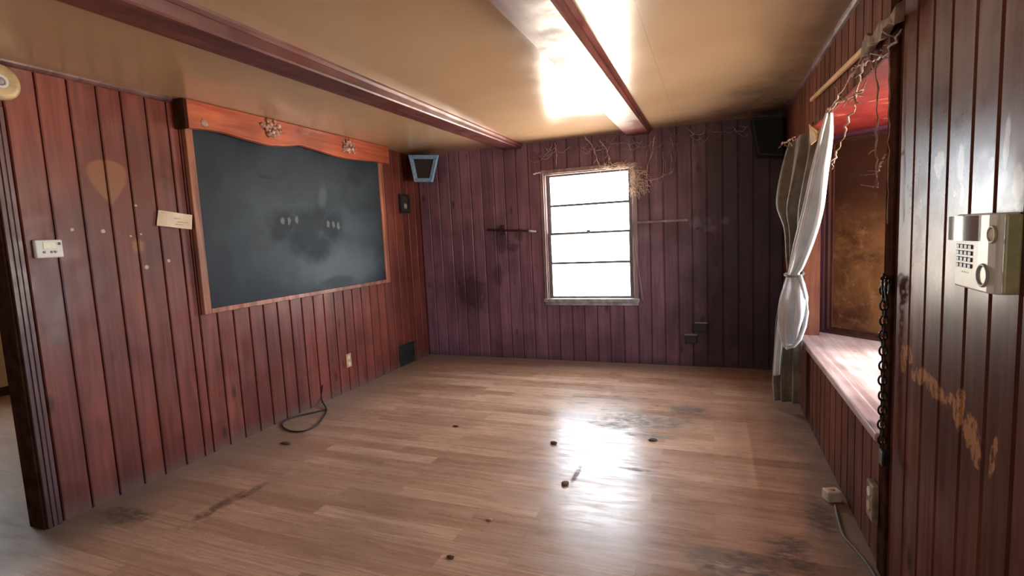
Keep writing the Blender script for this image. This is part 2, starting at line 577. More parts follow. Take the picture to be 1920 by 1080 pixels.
def mk_ceiling():
    t = NT('glossy tan ceiling paint')
    x, y = t.xyz(0), t.xyz(1)
    big = t.noise(t.pos(), 0.9, 3.0)
    c = t.mix(t.step(big, 0.3, 0.7), (0.450, 0.288, 0.172), (0.51, 0.342, 0.213))
    # sooty wisps by the bay, with the header's shade painted in
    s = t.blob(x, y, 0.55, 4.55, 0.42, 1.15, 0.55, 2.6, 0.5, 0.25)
    header_shade = t.blob(x, y, 0.62, 3.2, 0.20, 1.6, 0.5, 2.2, 0.5)
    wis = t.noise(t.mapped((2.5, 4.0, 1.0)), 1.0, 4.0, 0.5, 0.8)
    s = t.math('MULTIPLY', t.math('MAXIMUM', s, header_shade), t.step(wis, 0.3, 0.62, 0.75, 1.0))
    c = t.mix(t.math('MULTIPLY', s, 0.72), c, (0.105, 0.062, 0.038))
    # hairline panel seam
    seam = t.math('MULTIPLY', t.step(t.math('ABSOLUTE', t.math('SUBTRACT', x, -0.30)), 0.0, 0.004, 1.0, 0.0), 0.35)
    c = t.mix(seam, c, (0.2, 0.12, 0.06))
    h = t.noise(t.pos(), 3.0, 3.0)
    t.bump(h, 0.18, 0.02)
    return t.done(c, t.step(t.noise(t.pos(), 2.5, 4.0), 0.3, 0.7, 0.19, 0.26), spec=0.7)


def mk_floor():
    t = NT('oak strip laminate')
    x, y = t.xyz(0), t.xyz(1)
    br = t.n('ShaderNodeTexBrick', offset=0.37, offset_frequency=2)
    t.link(t.comb(x, y, 0.0), br.inputs['Vector'])
    br.inputs['Color1'].default_value = (0.0, 0.0, 0.0, 1)
    br.inputs['Color2'].default_value = (1, 1, 1, 1)
    br.inputs['Mortar'].default_value = (0.5, 0.5, 0.5, 1)
    br.inputs['Scale'].default_value = 1.0
    br.inputs['Mortar Size'].default_value = 0.0011
    br.inputs['Mortar Smooth'].default_value = 0.2
    br.inputs['Brick Width'].default_value = 0.82
    br.inputs['Row Height'].default_value = 0.098
    sep = t.n('ShaderNodeSeparateColor')
    t.link(br.outputs['Color'], sep.inputs[0])
    rnd = sep.outputs[0]
    off = t.math('MULTIPLY', rnd, 9.0)
    g = t.noise(t.mapped((2.2, 60.0, 1.0), t.comb(off, off, 0.0)), 1.0, 5.0, 0.6, 0.8)
    g2 = t.noise(t.mapped((1.0, 14.0, 1.0), t.comb(off, off, 0.0)), 1.0, 3.0, 0.5, 0.6)
    c = t.mix(rnd, (0.385, 0.215, 0.130), (0.740, 0.485, 0.335))
    c = t.mix(t.math('MULTIPLY', t.step(g, 0.35, 0.7, 1.0, 0.0), 0.60), c, (0.31, 0.160, 0.098))
    c = t.mix(t.math('MULTIPLY', t.step(g2, 0.45, 0.7), 0.4), c, (0.60, 0.39, 0.275))
    c = t.mix(t.math('MULTIPLY', br.outputs['Fac'], 0.5), c, (0.22, 0.11, 0.07))
    big = t.step(t.noise(t.pos(), 1.1, 3.0), 0.3, 0.7, 0.86, 1.1)
    c = t.mix(1.0, c, t.comb(big, big, big), 'MULTIPLY')
    # dust and dirt along the walls and at the corner by the bay
    nz = t.noise(t.pos(), 4.0, 5.0, 0.6)
    wob = t.math('MULTIPLY', t.math('SUBTRACT', nz, 0.5), 0.5)
    dl = t.step(t.math('ADD', t.math('SUBTRACT', x, L), wob), 0.10, 0.65, 0.75, 0.0)
    db = t.step(t.math('ADD', t.math('SUBTRACT', B, y), wob), 0.05, 0.55, 0.75, 0.0)
    dr = t.step(t.math('ADD', t.math('SUBTRACT', R, x), wob), 0.02, 0.34, 0.8, 0.0)
    c = t.mix(dl, c, (0.27, 0.20, 0.155))
    c = t.mix(db, c, (0.30, 0.235, 0.205))
    c = t.mix(dr, c, (0.15, 0.108, 0.080))
    dirt = None
    for a in ((-0.46, 3.70, 0.30, 0.16, 1.0, 9.0), (-0.18, 3.98, 0.13, 0.12, 1.0, 11.0), (-0.66, 3.55, 0.20, 0.06, 0.9, 10.0), (-0.40, 3.42, 0.16, 0.04, 0.9, 14.0),
              (-2.51, 1.86, 0.035, 0.17, 1.0, 12.0), (-2.47, 2.06, 0.025, 0.1, 1.0, 14.0), (-0.40, 2.90, 0.10, 0.022, 0.8, 16.0), (0.30, 2.28, 0.10, 0.14, 1.2, 9.0), (0.47, 2.62, 0.06, 0.16, 1.0, 9.0),
              (-2.95, 1.66, 0.16, 0.07, 1.0, 9.0), (-1.0, 3.98, 0.07, 0.02, 0.9, 14.0), (-0.74, 2.75, 0.015, 0.10, 0.5, 14.0), (0.10, 2.15, 0.16, 0.10, 1.2, 8.0)):
        b = t.blob(x, y, a[0], a[1], a[2], a[3], a[4], a[5], 0.5)
        dirt = b if dirt is None else t.math('MAXIMUM', dirt, b)
    speck = t.step(t.noise(t.pos(), 22.0, 3.0, 0.7), 0.66, 0.74)
    speck = t.math('MULTIPLY', speck, t.step(t.noise(t.pos(), 0.8, 2.0), 0.45, 0.6))
    brk = t.noise(t.mapped((14.0, 34.0, 1.0)), 1.0, 5.0, 0.7)
    dirt = t.math('MULTIPLY', dirt, t.step(brk, 0.36, 0.60, 0.25, 1.0))
    dirt = t.math('MAXIMUM', t.math('MULTIPLY', dirt, 0.82), t.math('MULTIPLY', speck, 0.3))
    c = t.mix(dirt, c, (0.075, 0.055, 0.045))
    # grey worn film where the finish has gone, toward the side doorway
    film = t.blob(x, y, -3.35, 1.2, 0.45, 0.8, 0.5, 3.0, 0.5)
    c = t.mix(t.math('MULTIPLY', film, 0.6), c, (0.13, 0.10, 0.075))
    rr = t.step(t.noise(t.mapped((1.5, 5.0, 1.0)), 1.0, 5.0, 0.65), 0.3, 0.7, 0.24, 0.34)
    dust = t.math('MAXIMUM', t.math('MAXIMUM', dl, db), dr)
    rr = t.math('ADD', rr, t.math('ADD', t.math('MULTIPLY', dirt, 0.35), t.math('MULTIPLY', dust, 0.3)))
    t.bump(t.math('ADD', g, t.math('MULTIPLY', t.noise(t.pos(), 5.0, 2.0), 2.0)), 0.06, 0.003)
    wear = t.noise(t.mapped((5.0, 26.0, 1.0)), 1.0, 5.0, 0.7)
    rr = t.math('ADD', rr, t.step(wear, 0.35, 0.75, -0.05, 0.14))
    return t.done(c, rr, spec=0.34)


def mk_slate():
    t = NT('dusty slate')
    y, z = t.xyz(1), t.xyz(2)
    n1 = t.noise(t.pos(), 2.2, 6.0, 0.6)
    c = t.mix(t.step(n1, 0.3, 0.7), (0.012, 0.018, 0.028), (0.024, 0.034, 0.048))
    wipe = t.noise(t.mapped((1.0, 1.6, 3.0)), 1.0, 5.0, 0.6, 0.8)
    chalk = t.blob(y, z, 3.62, 1.50, 0.85, 0.50, 0.5, 1.8, 0.7)
    c = t.mix(t.math('MULTIPLY', t.math('MULTIPLY', chalk, t.step(wipe, 0.25, 0.65, 0.35, 1.0)), 0.75), c, (0.070, 0.100, 0.125))
    low = t.blob(y, z, 3.80, 1.16, 0.50, 0.16, 0.7, 3.0, 0.6)
    c = t.mix(t.math('MULTIPLY', low, 0.6), c, (0.13, 0.17, 0.195))
    streak = t.blob(y, z, 3.66, 1.80, 0.05, 0.10, 0.7, 6.0, 0.5, -0.3)
    c = t.mix(t.math('MULTIPLY', streak, 0.22), c, (0.20, 0.25, 0.27))
    # dark wiped patch between two scuffed ends
    hole = None
    for a in ((3.20, 1.575, 0.13, 0.10), (3.46, 1.56, 0.20, 0.11), (3.74, 1.54, 0.15, 0.13), (3.42, 1.44, 0.20, 0.12), (3.55, 1.36, 0.17, 0.12), (3.60, 1.64, 0.10, 0.07), (3.12, 1.48, 0.08, 0.06)):
        b = t.blob(y, z, *a, 0.6, 9.0, 0.55)
        hole = b if hole is None else t.math('MAXIMUM', hole, b)
    c = t.mix(t.math('MULTIPLY', hole, 0.80), c, (0.020, 0.028, 0.040))
    for yy, zz in ((3.18, 1.585), (3.25, 1.585), (3.33, 1.60), (3.70, 1.565), (3.77, 1.555), (3.83, 1.545)):
        sc_ = t.blob(y, z, yy, zz, 0.018, 0.028, 0.9, 26.0, 0.4)
        c = t.mix(t.math('MULTIPLY', sc_, 0.38), c, (0.32, 0.35, 0.36))
    for a in ((2.62, 1.24, 0.075, 0.17), (2.58, 1.90, 0.08, 0.16), (4.1, 2.0, 0.10, 0.06), (3.75, 1.04, 0.20, 0.05), (3.05, 1.92, 0.08, 0.015)):
        b = t.blob(y, z, *a, 0.6, 7.0, 0.45)
        c = t.mix(t.math('MULTIPLY', b, 0.6), c, (0.016, 0.022, 0.033))
    rr = t.math('ADD', t.step(n1, 0.3, 0.7, 0.50, 0.60), t.math('MULTIPLY', hole, 0.1))
    return t.done(c, rr, spec=0.20)


def mk_rust():
    t = NT('rust stained sheet')
    p = t.pos()
    z = t.xyz(2)
    n = t.noise(p, 4.0, 6.0, 0.65, 0.4)
    n2 = t.noise(p, 15.0, 6.0, 0.7)
    c = t.mix(t.step(n, 0.3, 0.68), (0.065, 0.022, 0.010), (0.22, 0.098, 0.032))
    c = t.mix(t.math('MULTIPLY', t.step(n2, 0.52, 0.7), 0.5), c, (0.34, 0.20, 0.09))
    # darker upper half
    up = t.step(t.math('ADD', z, t.math('MULTIPLY', n, 0.5)), 1.50, 1.85)
    c = t.mix(t.math('MULTIPLY', up, 0.92), c, (0.045, 0.014, 0.008))
    return t.done(c, 0.6, spec=0.2)


def mk_red():
    t = NT('flaking red paint')
    n = t.noise(t.pos(), 7.0, 5.0, 0.65)
    c = t.mix(t.step(n, 0.35, 0.65), (0.105, 0.007, 0.006), (0.165, 0.014, 0.012))
    n2 = t.noise(t.mapped((3, 9, 3)), 1.6, 5.0, 0.7)
    c = t.mix(t.math('MULTIPLY', t.step(n2, 0.60, 0.67), 0.75), c, (0.36, 0.12, 0.085))
    return t.done(c, 0.5, spec=0.3)


def mk_cloth(name, c0, c1, trans):
    t = NT(name)
    n = t.noise(t.pos(), 9.0, 5.0, 0.65)
    c = t.mix(t.step(n, 0.3, 0.7), c0, c1)
    t.b.inputs['Sheen Weight'].default_value = 0.25
    t.done(c, 0.45, spec=0.5)
    tr = t.n('ShaderNodeBsdfTranslucent')
    t.link(c, tr.inputs[0])
    mx = t.n('ShaderNodeMixShader')
    mx.inputs[0].default_value = trans
    t.link(t.b.outputs[0], mx.inputs[1])
    t.link(tr.outputs[0], mx.inputs[2])
    t.link(mx.outputs[0], t.out.inputs[0])
    return t.m


def mk_glass():
    t = NT('thin window glass')
    t.t.nodes.remove(t.b)
    tr = t.n('ShaderNodeBsdfTransparent')
    tr.inputs[0].default_value = (0.93, 0.95, 0.95, 1)
    gl = t.n('ShaderNodeBsdfGlossy')
    gl.inputs['Roughness'].default_value = 0.03
    fr = t.n('ShaderNodeFresnel')
    geo = t.n('ShaderNodeNewGeometry')                        # a thin pane: same reflection from both of its faces
    t.link(t.math('ADD', 1.45, t.math('MULTIPLY', geo.outputs['Backfacing'], 1 / 1.45 - 1.45)), fr.inputs[0])
    mx = t.n('ShaderNodeMixShader')
    t.link(fr.outputs[0], mx.inputs[0])
    t.link(tr.outputs[0], mx.inputs[1])
    t.link(gl.outputs[0], mx.inputs[2])
    t.link(mx.outputs[0], t.out.inputs[0])
    return t.m


M['ceiling'] = mk_ceiling()
M['floor'] = mk_floor()
M['slate'] = mk_slate()
M['rust'] = mk_rust()
M['red'] = mk_red()
M['satin'] = mk_cloth('cream satin', (0.60, 0.61, 0.61), (0.76, 0.77, 0.78), 0.22)
M['satin_dirty'] = mk_cloth('dirty olive cloth', (0.085, 0.070, 0.046), (0.19, 0.160, 0.115), 0.12)
M['glass'] = mk_glass()

# ------------------------------------------------------------------ shell of the room
mb = MB()
mb.box((LX - 0.3, Y0 - 0.3, -0.12), (1.6, B + 0.2, 0.0))
struct(mb.build('floor', M['floor']))
mb = MB()
mb.box((LX - 0.3, Y0 - 0.3, H), (R + 0.12, B + 0.2, H + 0.12))
struct(mb.build('ceiling', M['ceiling']))

# left wall, with the doorway to the side room and the recess-free boards behind the blackboard
DOOR = (0.45, 1.445, -0.01, 2.06)
pl = lambda c, z, d: Vector((L - d, c, z))
mb = MB()
ed = [1.656 - 0.14 * k for k in range(30, 0, -1) if 1.656 - 0.14 * k > Y0] + [1.656, 1.798, 1.938, 2.066, 2.206, 2.338, 2.405]
ed = [Y0] + ed + edges_from(2.405, B, 0.134)[1:]
boards_on_wall(mb, pl, ed, 0.0, H, [DOOR])
wall_slabs(mb, pl, Y0 - 0.12, B + 0.12, 0.0, H, [DOOR])
struct(mb.build('wall_left', M['wood_left']))

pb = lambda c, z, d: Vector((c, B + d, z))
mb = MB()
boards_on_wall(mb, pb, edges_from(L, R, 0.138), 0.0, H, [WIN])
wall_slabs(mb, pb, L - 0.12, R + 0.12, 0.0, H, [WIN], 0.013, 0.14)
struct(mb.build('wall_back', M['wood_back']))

BAY = (OPEN_Y0, OPEN_Y1, OPEN_Z0 - 0.02, OPEN_Z1)
pr = lambda c, z, d: Vector((R + d, c, z))
mb = MB()
ed = [1.391 - 0.135 * k for k in range(29, 0, -1) if 1.391 - 0.135 * k > Y0 + 0.02]
ed = [Y0] + ed + [1.391, 1.519, 1.644, 1.786, 1.915, 2.045, 2.18, 2.30] + edges_from(2.30, B, 0.135)[1:]
boards_on_wall(mb, pr, ed, 0.0, H, [BAY])
wall_slabs(mb, pr, Y0 - 0.12, B + 0.14, 0.0, H, [BAY])
struct(mb.build('wall_right', M['wood_right']))

RW = (-1.9, -1.1, 1.1, 1.85)
pq = lambda c, z, d: Vector((c, Y0 - d, z))
mb = MB()
wall_slabs(mb, pq, LX, R + 0.12, 0.0, H, [RW], 0.0, 0.1)
struct(mb.build('wall_rear', M['wall_beige']))

# side room beyond the doorway
SW = (1.7, 2.5, 1.05, 1.95)
ps = lambda c, z, d: Vector((LX - d, c, z))
mb = MB()
wall_slabs(mb, ps, Y0, 4.2, 0.0, H, [SW], 0.0, 0.1)
struct(mb.build('wall_side_room', M['wall_beige']))
mb = MB()
mb.box((LX, 4.2, 0), (L - 0.12, 4.3, H))
struct(mb.build('wall_side_room_end', M['wall_beige']))
mb = MB()
mb.box((LX, 2.62, 0.0), (LX + 0.02, 4.2, 0.09))
struct(mb.build('baseboard_side_room', M['trim_dark']))
mb = MB()
for y in (SW[0] - 0.07, SW[1]):
    mb.box((LX, y, SW[2] - 0.07), (LX + 0.03, y + 0.07, SW[3] + 0.07))
mb.box((LX, SW[0], SW[3]), (LX + 0.03, SW[1], SW[3] + 0.07))
mb.box((LX, SW[0], SW[2] - 0.07), (LX + 0.05, SW[1], SW[2]))
mb.box((LX - 0.06, SW[0], 1.41), (LX - 0.03, SW[1], 1.45))
w3 = struct(mb.build('window_4', M['trim_dark'], bevel=0.003))
mb = MB()
mb.box((LX - 0.052, SW[0], SW[2]), (LX - 0.048, SW[1], SW[3]))
mb.build('pane', M['glass'], w3)
mb = MB()
for x in (RW[0] - 0.07, RW[1]):
    mb.box((x, Y0, RW[2] - 0.07), (x + 0.07, Y0 + 0.03, RW[3] + 0.07))
mb.box((RW[0], Y0, RW[3]), (RW[1], Y0 + 0.03, RW[3] + 0.07))
mb.box((RW[0], Y0, RW[2] - 0.07), (RW[1], Y0 + 0.05, RW[2]))
mb.box((-1.515, Y0 - 0.06, RW[2]), (-1.485, Y0 - 0.03, RW[3]))
w4 = struct(mb.build('window_5', M['trim_dark'], bevel=0.003))
mb = MB()
mb.box((RW[0], Y0 - 0.052, RW[2]), (RW[1], Y0 - 0.048, RW[3]))
mb.build('pane', M['glass'], w4)

# doorway casing and jambs (ribbed casing toward the room)
mb = MB()
for i, (a, b, t_) in enumerate(((1.443, 1.459, 0.016), (1.459, 1.466, 0.010), (1.466, 1.480, 0.016), (1.480, 1.488, 0.010), (1.488, 1.506, 0.014))):
    mb.box((L, a, 0.0), (L + t_, b, 2.12), 0.3 + 0.1 * i)
mb.box((L, 0.39, 2.06), (L + 0.014, 1.443, 2.12))
mb.box((L, 0.39, 0.0), (L + 0.014, 0.45, 2.06))
d1 = struct(mb.build('door_1', M['casing_dark'], bevel=0.002))
mb = MB()
mb.box((L - 0.125, 1.430, 0.0), (L + 0.002, 1.446, 2.06))
mb.box((L - 0.125, 0.445, 0.0), (L + 0.002, 0.465, 2.06))
mb.box((L - 0.125, 0.465, 2.04), (L + 0.002, 1.430, 2.06))
mb.build('door_jamb', M['jamb'], d1, bevel=0.002)

# narrow mouldings under the ceiling
mb = MB()
mb.loft([[(L, y, H), (L + 0.022, y, H), (L + 0.020, y, H - 0.010), (L + 0.012, y, H - 0.020), (L, y, H - 0.026)] for y in (Y0, 2.40)], 0.9)
struct(mb.build('trim_1', M['casing_dark']))
mb = MB()
mb.loft([[(R, y, H), (R - 0.020, y, H), (R - 0.018, y, H - 0.010), (R - 0.010, y, H - 0.018), (R, y, H - 0.024)] for y in (Y0, B)], 0.8)
struct(mb.build('trim_2', M['casing_dark']))

# dark casing on the near edge of the bay opening
mb = MB()
mb.box((R - 0.010, 2.200, 0.0), (R, 2.290, H), 0.3)
mb.box((R + 0.0, 2.275, OPEN_Z0), (R + 0.14, 2.302, OPEN_Z1), 0.2)
struct(mb.build('trim_3', M['jamb'], bevel=0.003))


# ------------------------------------------------------------------ beams
def beam(x0, x1, zn, zf, label):
    t = thing('ceiling_beam', label, 'beam', ((x0 + x1) / 2, 1.5, H), 'boxed ceiling beams')
    y0, y1 = -2.4, B - 0.002
    zz = lambda y: zn + (zf - zn) * (y - 1.5) / (B - 1.5)
    m = MB()
    m.loft([[(x0 + .008, y, zz(y)), (x1 - .008, y, zz(y)), (x1, y, zz(y) + .008), (x1, y, H), (x0, y, H), (x0, y, zz(y) + .008)] for y in (y0, 1.0, 3.0, y1)], random.random())
    m.build('beam_box', M['beam'], t)
    for s, xe in ((-1, x0), (1, x1)):
        m = MB()
        m.loft([[(xe, y, H), (xe + s * 0.022, y, H), (xe + s * 0.020, y, H - 0.012), (xe + s * 0.006, y, H - 0.024), (xe, y, H - 0.026)] for y in (y0, y1)], 0.8)
        m.build('cove_moulding', M['beam'], t)
    return t


beam(-2.105, -1.905, 2.268, 2.305, 'long dark red ceiling beam nearer the blackboard')
beam(-0.785, -0.560, 2.262, 2.308, 'ceiling beam catching white window glare, right of the other beam')

# ------------------------------------------------------------------ back window (window_1)
x0, x1, z0, z1 = WIN
mb = MB()
# casing on the wall face: thin stepped boards round the hole
for a, b, t_ in ((x0 - 0.035, x0, 0.020), (x1, x1 + 0.045, 0.020)):
    mb.box((a, B - t_, z0 - 0.05), (b, B, z1 + 0.04), 0.6)
mb.box((x0 - 0.035, B - 0.024, z1), (x1 + 0.045, B, z1 + 0.04), 0.7)
mb.box((x0 - 0.012, B - 0.030, z0 - 0.05), (x0, B - 0.020, z1 + 0.03), 0.9)
win = struct(mb.build('window_1', M['casing'], bevel=0.004))
mb = MB()
mb.box((x0, B - 0.005, z0), (x0 + 0.012, B + 0.13, z1))
mb.box((x1 - 0.012, B - 0.005, z0), (x1, B + 0.13, z1))
mb.box((x0, B - 0.005, z1 - 0.012), (x1, B + 0.13, z1))
mb.build('jamb_lining', M['casing'], win)
mb = MB()
mb.box((x0 - 0.04, B - 0.050, z0 - 0.02), (x1 + 0.05, B + 0.13, z0 + 0.018))
mb.box((x0 - 0.03, B - 0.022, z0 - 0.055), (x1 + 0.04, B, z0 - 0.02))
mb.build('window_sill', M['sill'], win, bevel=0.005)


def sash(name, xa, xb, za, zb, y, mz, wst=0.034, wr=0.026):
    m = MB()
    m.box((xa, y, za), (xa + wst, y + 0.03, zb))
    m.box((xb - wst, y, za), (xb, y + 0.03, zb))
    m.box((xa + wst, y, za), (xb - wst, y + 0.03, za + wr))
    m.box((xa + wst, y, zb - wr), (xb - wst, y + 0.03, zb))
    s = m.build(name, M['steel'], win, bevel=0.003)
    m = MB()
    m.box((xa + wst, y + 0.004, mz - 0.012), (xb - wst, y + 0.026, mz + 0.012))
    m.build('muntin', M['steel'], s)
    m = MB()
    m.box((xa + wst - .004, y + 0.013, za + wr - .004), (xb - wst + .004, y + 0.017, zb - wr + .004))
    m.build('pane', M['glass'], s)
    return s


sash('upper_sash', x0 + 0.012, x1 - 0.012, 1.362, z1 - 0.012, B + 0.055, 1.673, wr=0.020)
low = sash('lower_sash', x0 + 0.012, x1 - 0.012, z0 + 0.018, 1.386, B + 0.022, 1.060, wr=0.022)
mb = MB()
mb.box((-1.225, B + 0.008, 1.380), (-1.185, B + 0.022, 1.402))
mb.build('sash_lock', M['steel'], low, bevel=0.003)
# loose strip of casing leaning off the right side
mb = MB()
a, b = at(1184, 420, 1, B - 0.035), at(1204, 562, 1, B - 0.035)
mb.loft([[a + Vector((0, 0, 0)), a + Vector((0.014, 0, 0)), a + Vector((0.014, 0.012, 0)), a + Vector((0, 0.012, 0))],
         [b, b + Vector((0.014, 0, 0)), b + Vector((0.014, 0.012, 0)), b + Vector((0, 0.012, 0))]], 0.95)
tag(mb.build('loose_trim_strip', M['casing']), 'pale loose strip leaning off the right side of the bright window', 'strip')

# ------------------------------------------------------------------ bay window with seat
A = Vector((0.765, 4.42, 0))
Bp = Vector((1.40, 3.785, 0))
Cp = Vector((1.40, 2.70, 0))
Dp = Vector((0.765, 2.065, 0))
up = Vector((0, 0, 1))
# pink return at the far end, and the near one
mb = MB()
fa, fb = Vector((R + 0.013, OPEN_Y1, 0)), A
n_ = Vector((-(fb - fa).y, (fb - fa).x, 0)).normalized() * 0.08
mb.loft([[fa, fb, fb + n_, fa + n_], [p + up * OPEN_Z1 for p in (fa, fb, fb + n_, fa + n_)]])
struct(mb.build('wall_bay_far', M['pink']))
mb = MB()
mb.box((R + 0.013, 1.98, 0), (Dp.x, 2.15, OPEN_Z1))
struct(mb.build('wall_bay_near', M['pink']))


def bay_wall(name, p, q, za, zb):
    """sill wall and header of one face of the bay; window hole between za and zb"""
    d = (q - p).normalized()
    n = Vector((d.y, -d.x, 0))
    if n.dot(p - Vector((0.7, 3.2, 0))) < 0:
        n = -n
    m = MB()
    for s, e in ((0.0, za), (zb, OPEN_Z1 + 0.02)):
        ring = [p, q, q + n * 0.12, p + n * 0.12]
        m.loft([[r + up * s for r in ring], [r + up * e for r in ring]])
    for u0, u1 in ((p, p + d * 0.03), (q - d * 0.03, q)):
        ring = [u0, u1, u1 + n * 0.12, u0 + n * 0.12]
        m.loft([[r + up * za for r in ring], [r + up * zb for r in ring]])
    struct(m.build(name, M['pink']))
    return d, n


def bay_window(name, p, q, d, n, za, zb, panes=2, board=None):
    ln = (q - p).length
    def bx(m, u0, u1, w0, w1, s0, s1, v=0.4):
        ring = [p + d * u0 + n * w0, p + d * u1 + n * w0, p + d * u1 + n * w1, p + d * u0 + n * w1]
        m.loft([[r + up * s0 for r in ring], [r + up * s1 for r in ring]], v)
    m = MB()
    for off, wd in ((-0.022, 0.018), (0.0, 0.030), (0.03, 0.046)):
        u0 = 0.004 if off < 0 else 0.01
        bx(m, u0, u0 + wd, off, off + 0.03, za, zb)
        bx(m, ln - u0 - wd, ln - u0, off, off + 0.03, za, zb)
        bx(m, u0 + wd, ln - u0 - wd, off, off + 0.03, za, za + wd * 0.8)
        bx(m, u0 + wd, ln - u0 - wd, off, off + 0.03, zb - wd * 0.6, zb)
    fr = struct(m.build(name, M['trim_dark'], bevel=0.002))
    if board:
        m = MB()
        bx(m, 0.012, ln - 0.012, 0.044, 0.052, za + 0.002, zb - 0.002)
        m.build('covering_sheet', board, fr)
    else:
        m = MB()
        bx(m, 0.04, ln - 0.04, 0.046, 0.050, za + 0.03, zb - 0.03)
        m.build('pane', M['glass'], fr)
        for k in range(1, panes):
            m = MB()
            u = ln * k / panes
            bx(m, u - 0.02, u + 0.02, 0.03, 0.06, za + 0.05, zb - 0.04)
            m.build('mullion', M['trim_dark'], fr)
    return fr


d, n = bay_wall('wall_bay_angled', A, Bp, OPEN_Z0, OPEN_Z1 - 0.03)
bay_window('window_2', A, Bp, d, n, OPEN_Z0 + 0.004, OPEN_Z1 - 0.03, board=M['rust'])
d, n = bay_wall('wall_bay_front', Bp, Cp, 0.59, 1.94)
bay_window('window_3', Bp, Cp, d, n, 0.59, 1.94, panes=2)
d, n = bay_wall('wall_bay_angled_near', Cp, Dp, 0.59, 1.94)
bay_window('window_6', Cp, Dp, d, n, 0.59, 1.94, board=M['rust'])  # unseen near side; this sheet is added to keep sun off the floor

mb = MB()
poly = [Vector((R + 0.0, 4.40, 0)), Vector((0.80, 4.56, 0)), Vector((1.56, 3.85, 0)), Vector((1.56, 2.63, 0)), Vector((0.80, 1.9, 0)), Vector((R + 0.0, 2.0, 0))]
poly2 = [Vector((R + 0.122, p.y, 0)) if p.x < 0.7 else p for p in poly]
mb.loft([[p + up * OPEN_Z1 for p in poly2], [p + up * (OPEN_Z1 + 0.4) for p in poly2]])
mb.box((R + 0.002, OPEN_Y0, OPEN_Z1 - 0.012), (R + 0.125, OPEN_Y1, OPEN_Z1 - 0.001))
struct(mb.build('ceiling_bay', M['red']))

seat = thing('window_seat', 'worn pinkish wooden window seat set into the bay beside the curtain', 'window seat', (1.0, 3.2, OPEN_Z0))
mb = MB()
sp = [(R + 0.022, 4.265), (0.762, 4.405), (1.385, 3.782), (1.385, 2.71), (0.79, 2.115), (0.74, 2.151), (0.74, 2.306), (R + 0.022, 2.306)]
mb.loft([[Vector((x, y, OPEN_Z0 - 0.018)) for x, y in sp], [Vector((x, y, OPEN_Z0)) for x, y in sp]], 0.7)
mb.build('seat_board', M['seat_wood'], seat)
mb = MB()
mb.box((R - 0.020, 2.306, OPEN_Z0 - 0.034), (R + 0.052, 4.268, OPEN_Z0 + 0.004), 0.9)
mb.build('front_edge', M['seat_wood'], seat, bevel=0.008, seg=3)

# ------------------------------------------------------------------ blackboard and its pelmet
bb = thing('blackboard', 'large dusty slate blackboard with thin wooden frame on red boards', 'blackboard', (L, 3.48, 1.6))
by0, by1, bz0, bz1 = 2.472, 4.492, 0.990, 2.235
mb = MB()
mb.box((L + 0.001, by0, bz0), (L + 0.020, by1, bz1))
mb.build('slate', M['slate'], bb)
for nm, a, b in (('frame_stile', (L + 0.001, by0 - 0.052, bz0 - 0.035), (L + 0.036, by0, 2.20)),
                 ('frame_stile', (L + 0.001, by1, bz0 - 0.035), (L + 0.036, by1 + 0.075, 2.24)),
                 ('bottom_rail', (L + 0.001, by0, bz0 - 0.035), (L + 0.036, by1, bz0))):
    mb = MB()
    mb.box(a, b, 0.8)
    mb.build(nm, M['frame_wood'], bb, bevel=0.004)

pel = thing('wooden_pelmet', 'orange red wavy pelmet board with carved burls above the blackboard', 'pelmet', (L, 3.55, 2.25))
pd = 0.100
prof_y = [2.402 + (4.60 - 2.402) * k / 48 for k in range(49)]


WAVE = [at(px_, py_, 0, L + pd) for px_, py_ in ((340, 239), (355, 241), (390, 244), (419, 249), (462, 262), (504, 273), (535, 275), (564, 273), (598, 283), (630, 293), (653, 298), (680, 301), (700, 303), (735, 308))]


def wave(y):
    for a_, b_ in zip(WAVE, WAVE[1:]):
        if y <= b_.y or b_ is WAVE[-1]:
            u_ = (y - a_.y) / (b_.y - a_.y)
            return a_.z + (b_.z - a_.z) * u_
    return 2.18


mb = MB()
for t_ in (0,):
    rings = []
    for y in prof_y:
        zb = wave(y)
        rings.append([(L + pd - 0.026, y, zb), (L + pd, y, zb + 0.006), (L + pd, y, H - 0.004), (L + pd - 0.026, y, H - 0.004)])
    mb.loft(rings, 0.6)
mb.build('face_board', M['valance'], pel, bevel=0.003)
mb = MB()
mb.box((L + 0.001, 2.380, 2.165), (L + pd - 0.003, 2.401, H - 0.004), 0.1)
mb.build('end_board', M['jamb'], pel)
mb = MB()
mb.box((L + 0.001, 4.575, 2.19), (L + pd - 0.027, 4.599, H - 0.004), 0.5)
mb.build('end_board', M['valance'], pel)


def burl(y, z, ry, rz, seed):
    rnd = random.Random(seed)
    m = MB()
    x = L + pd
    # gnarled lump of many lobes around a hollow
    for k in range(26):
        a = 2 * math.pi * k / 26 + rnd.uniform(-.2, .2)
        rad = rnd.uniform(0.25, 0.95)
        cy, cz = y + ry * rad * math.cos(a), z + rz * rad * math.sin(a)
        s = rnd.uniform(0.012, 0.024)
        m.disc_stack((x - 0.002, cy, cz), (1, rnd.uniform(-.5, .5), rnd.uniform(-.5, .5)), [(s, 0), (s * 1.05, 0.006), (s * 0.7, 0.013), (s * 0.25, 0.018)], 9, rnd.random())
    o = m.build('burl_knot', M['burl'], pel, smooth=True)
    for k in range(11):
        cy, cz = y + ry * rnd.uniform(-.7, .7), z + rz * rnd.uniform(-.8, .8)
        s = rnd.uniform(0.010, 0.018)
        m = MB()
        m.disc_stack((x + 0.001, cy, cz), (1, 0, 0), [(s, 0), (s * 0.9, 0.017), (s * 0.5, 0.020)], 8)
        m.build('bark_hollow', M['dark_hole'], o)


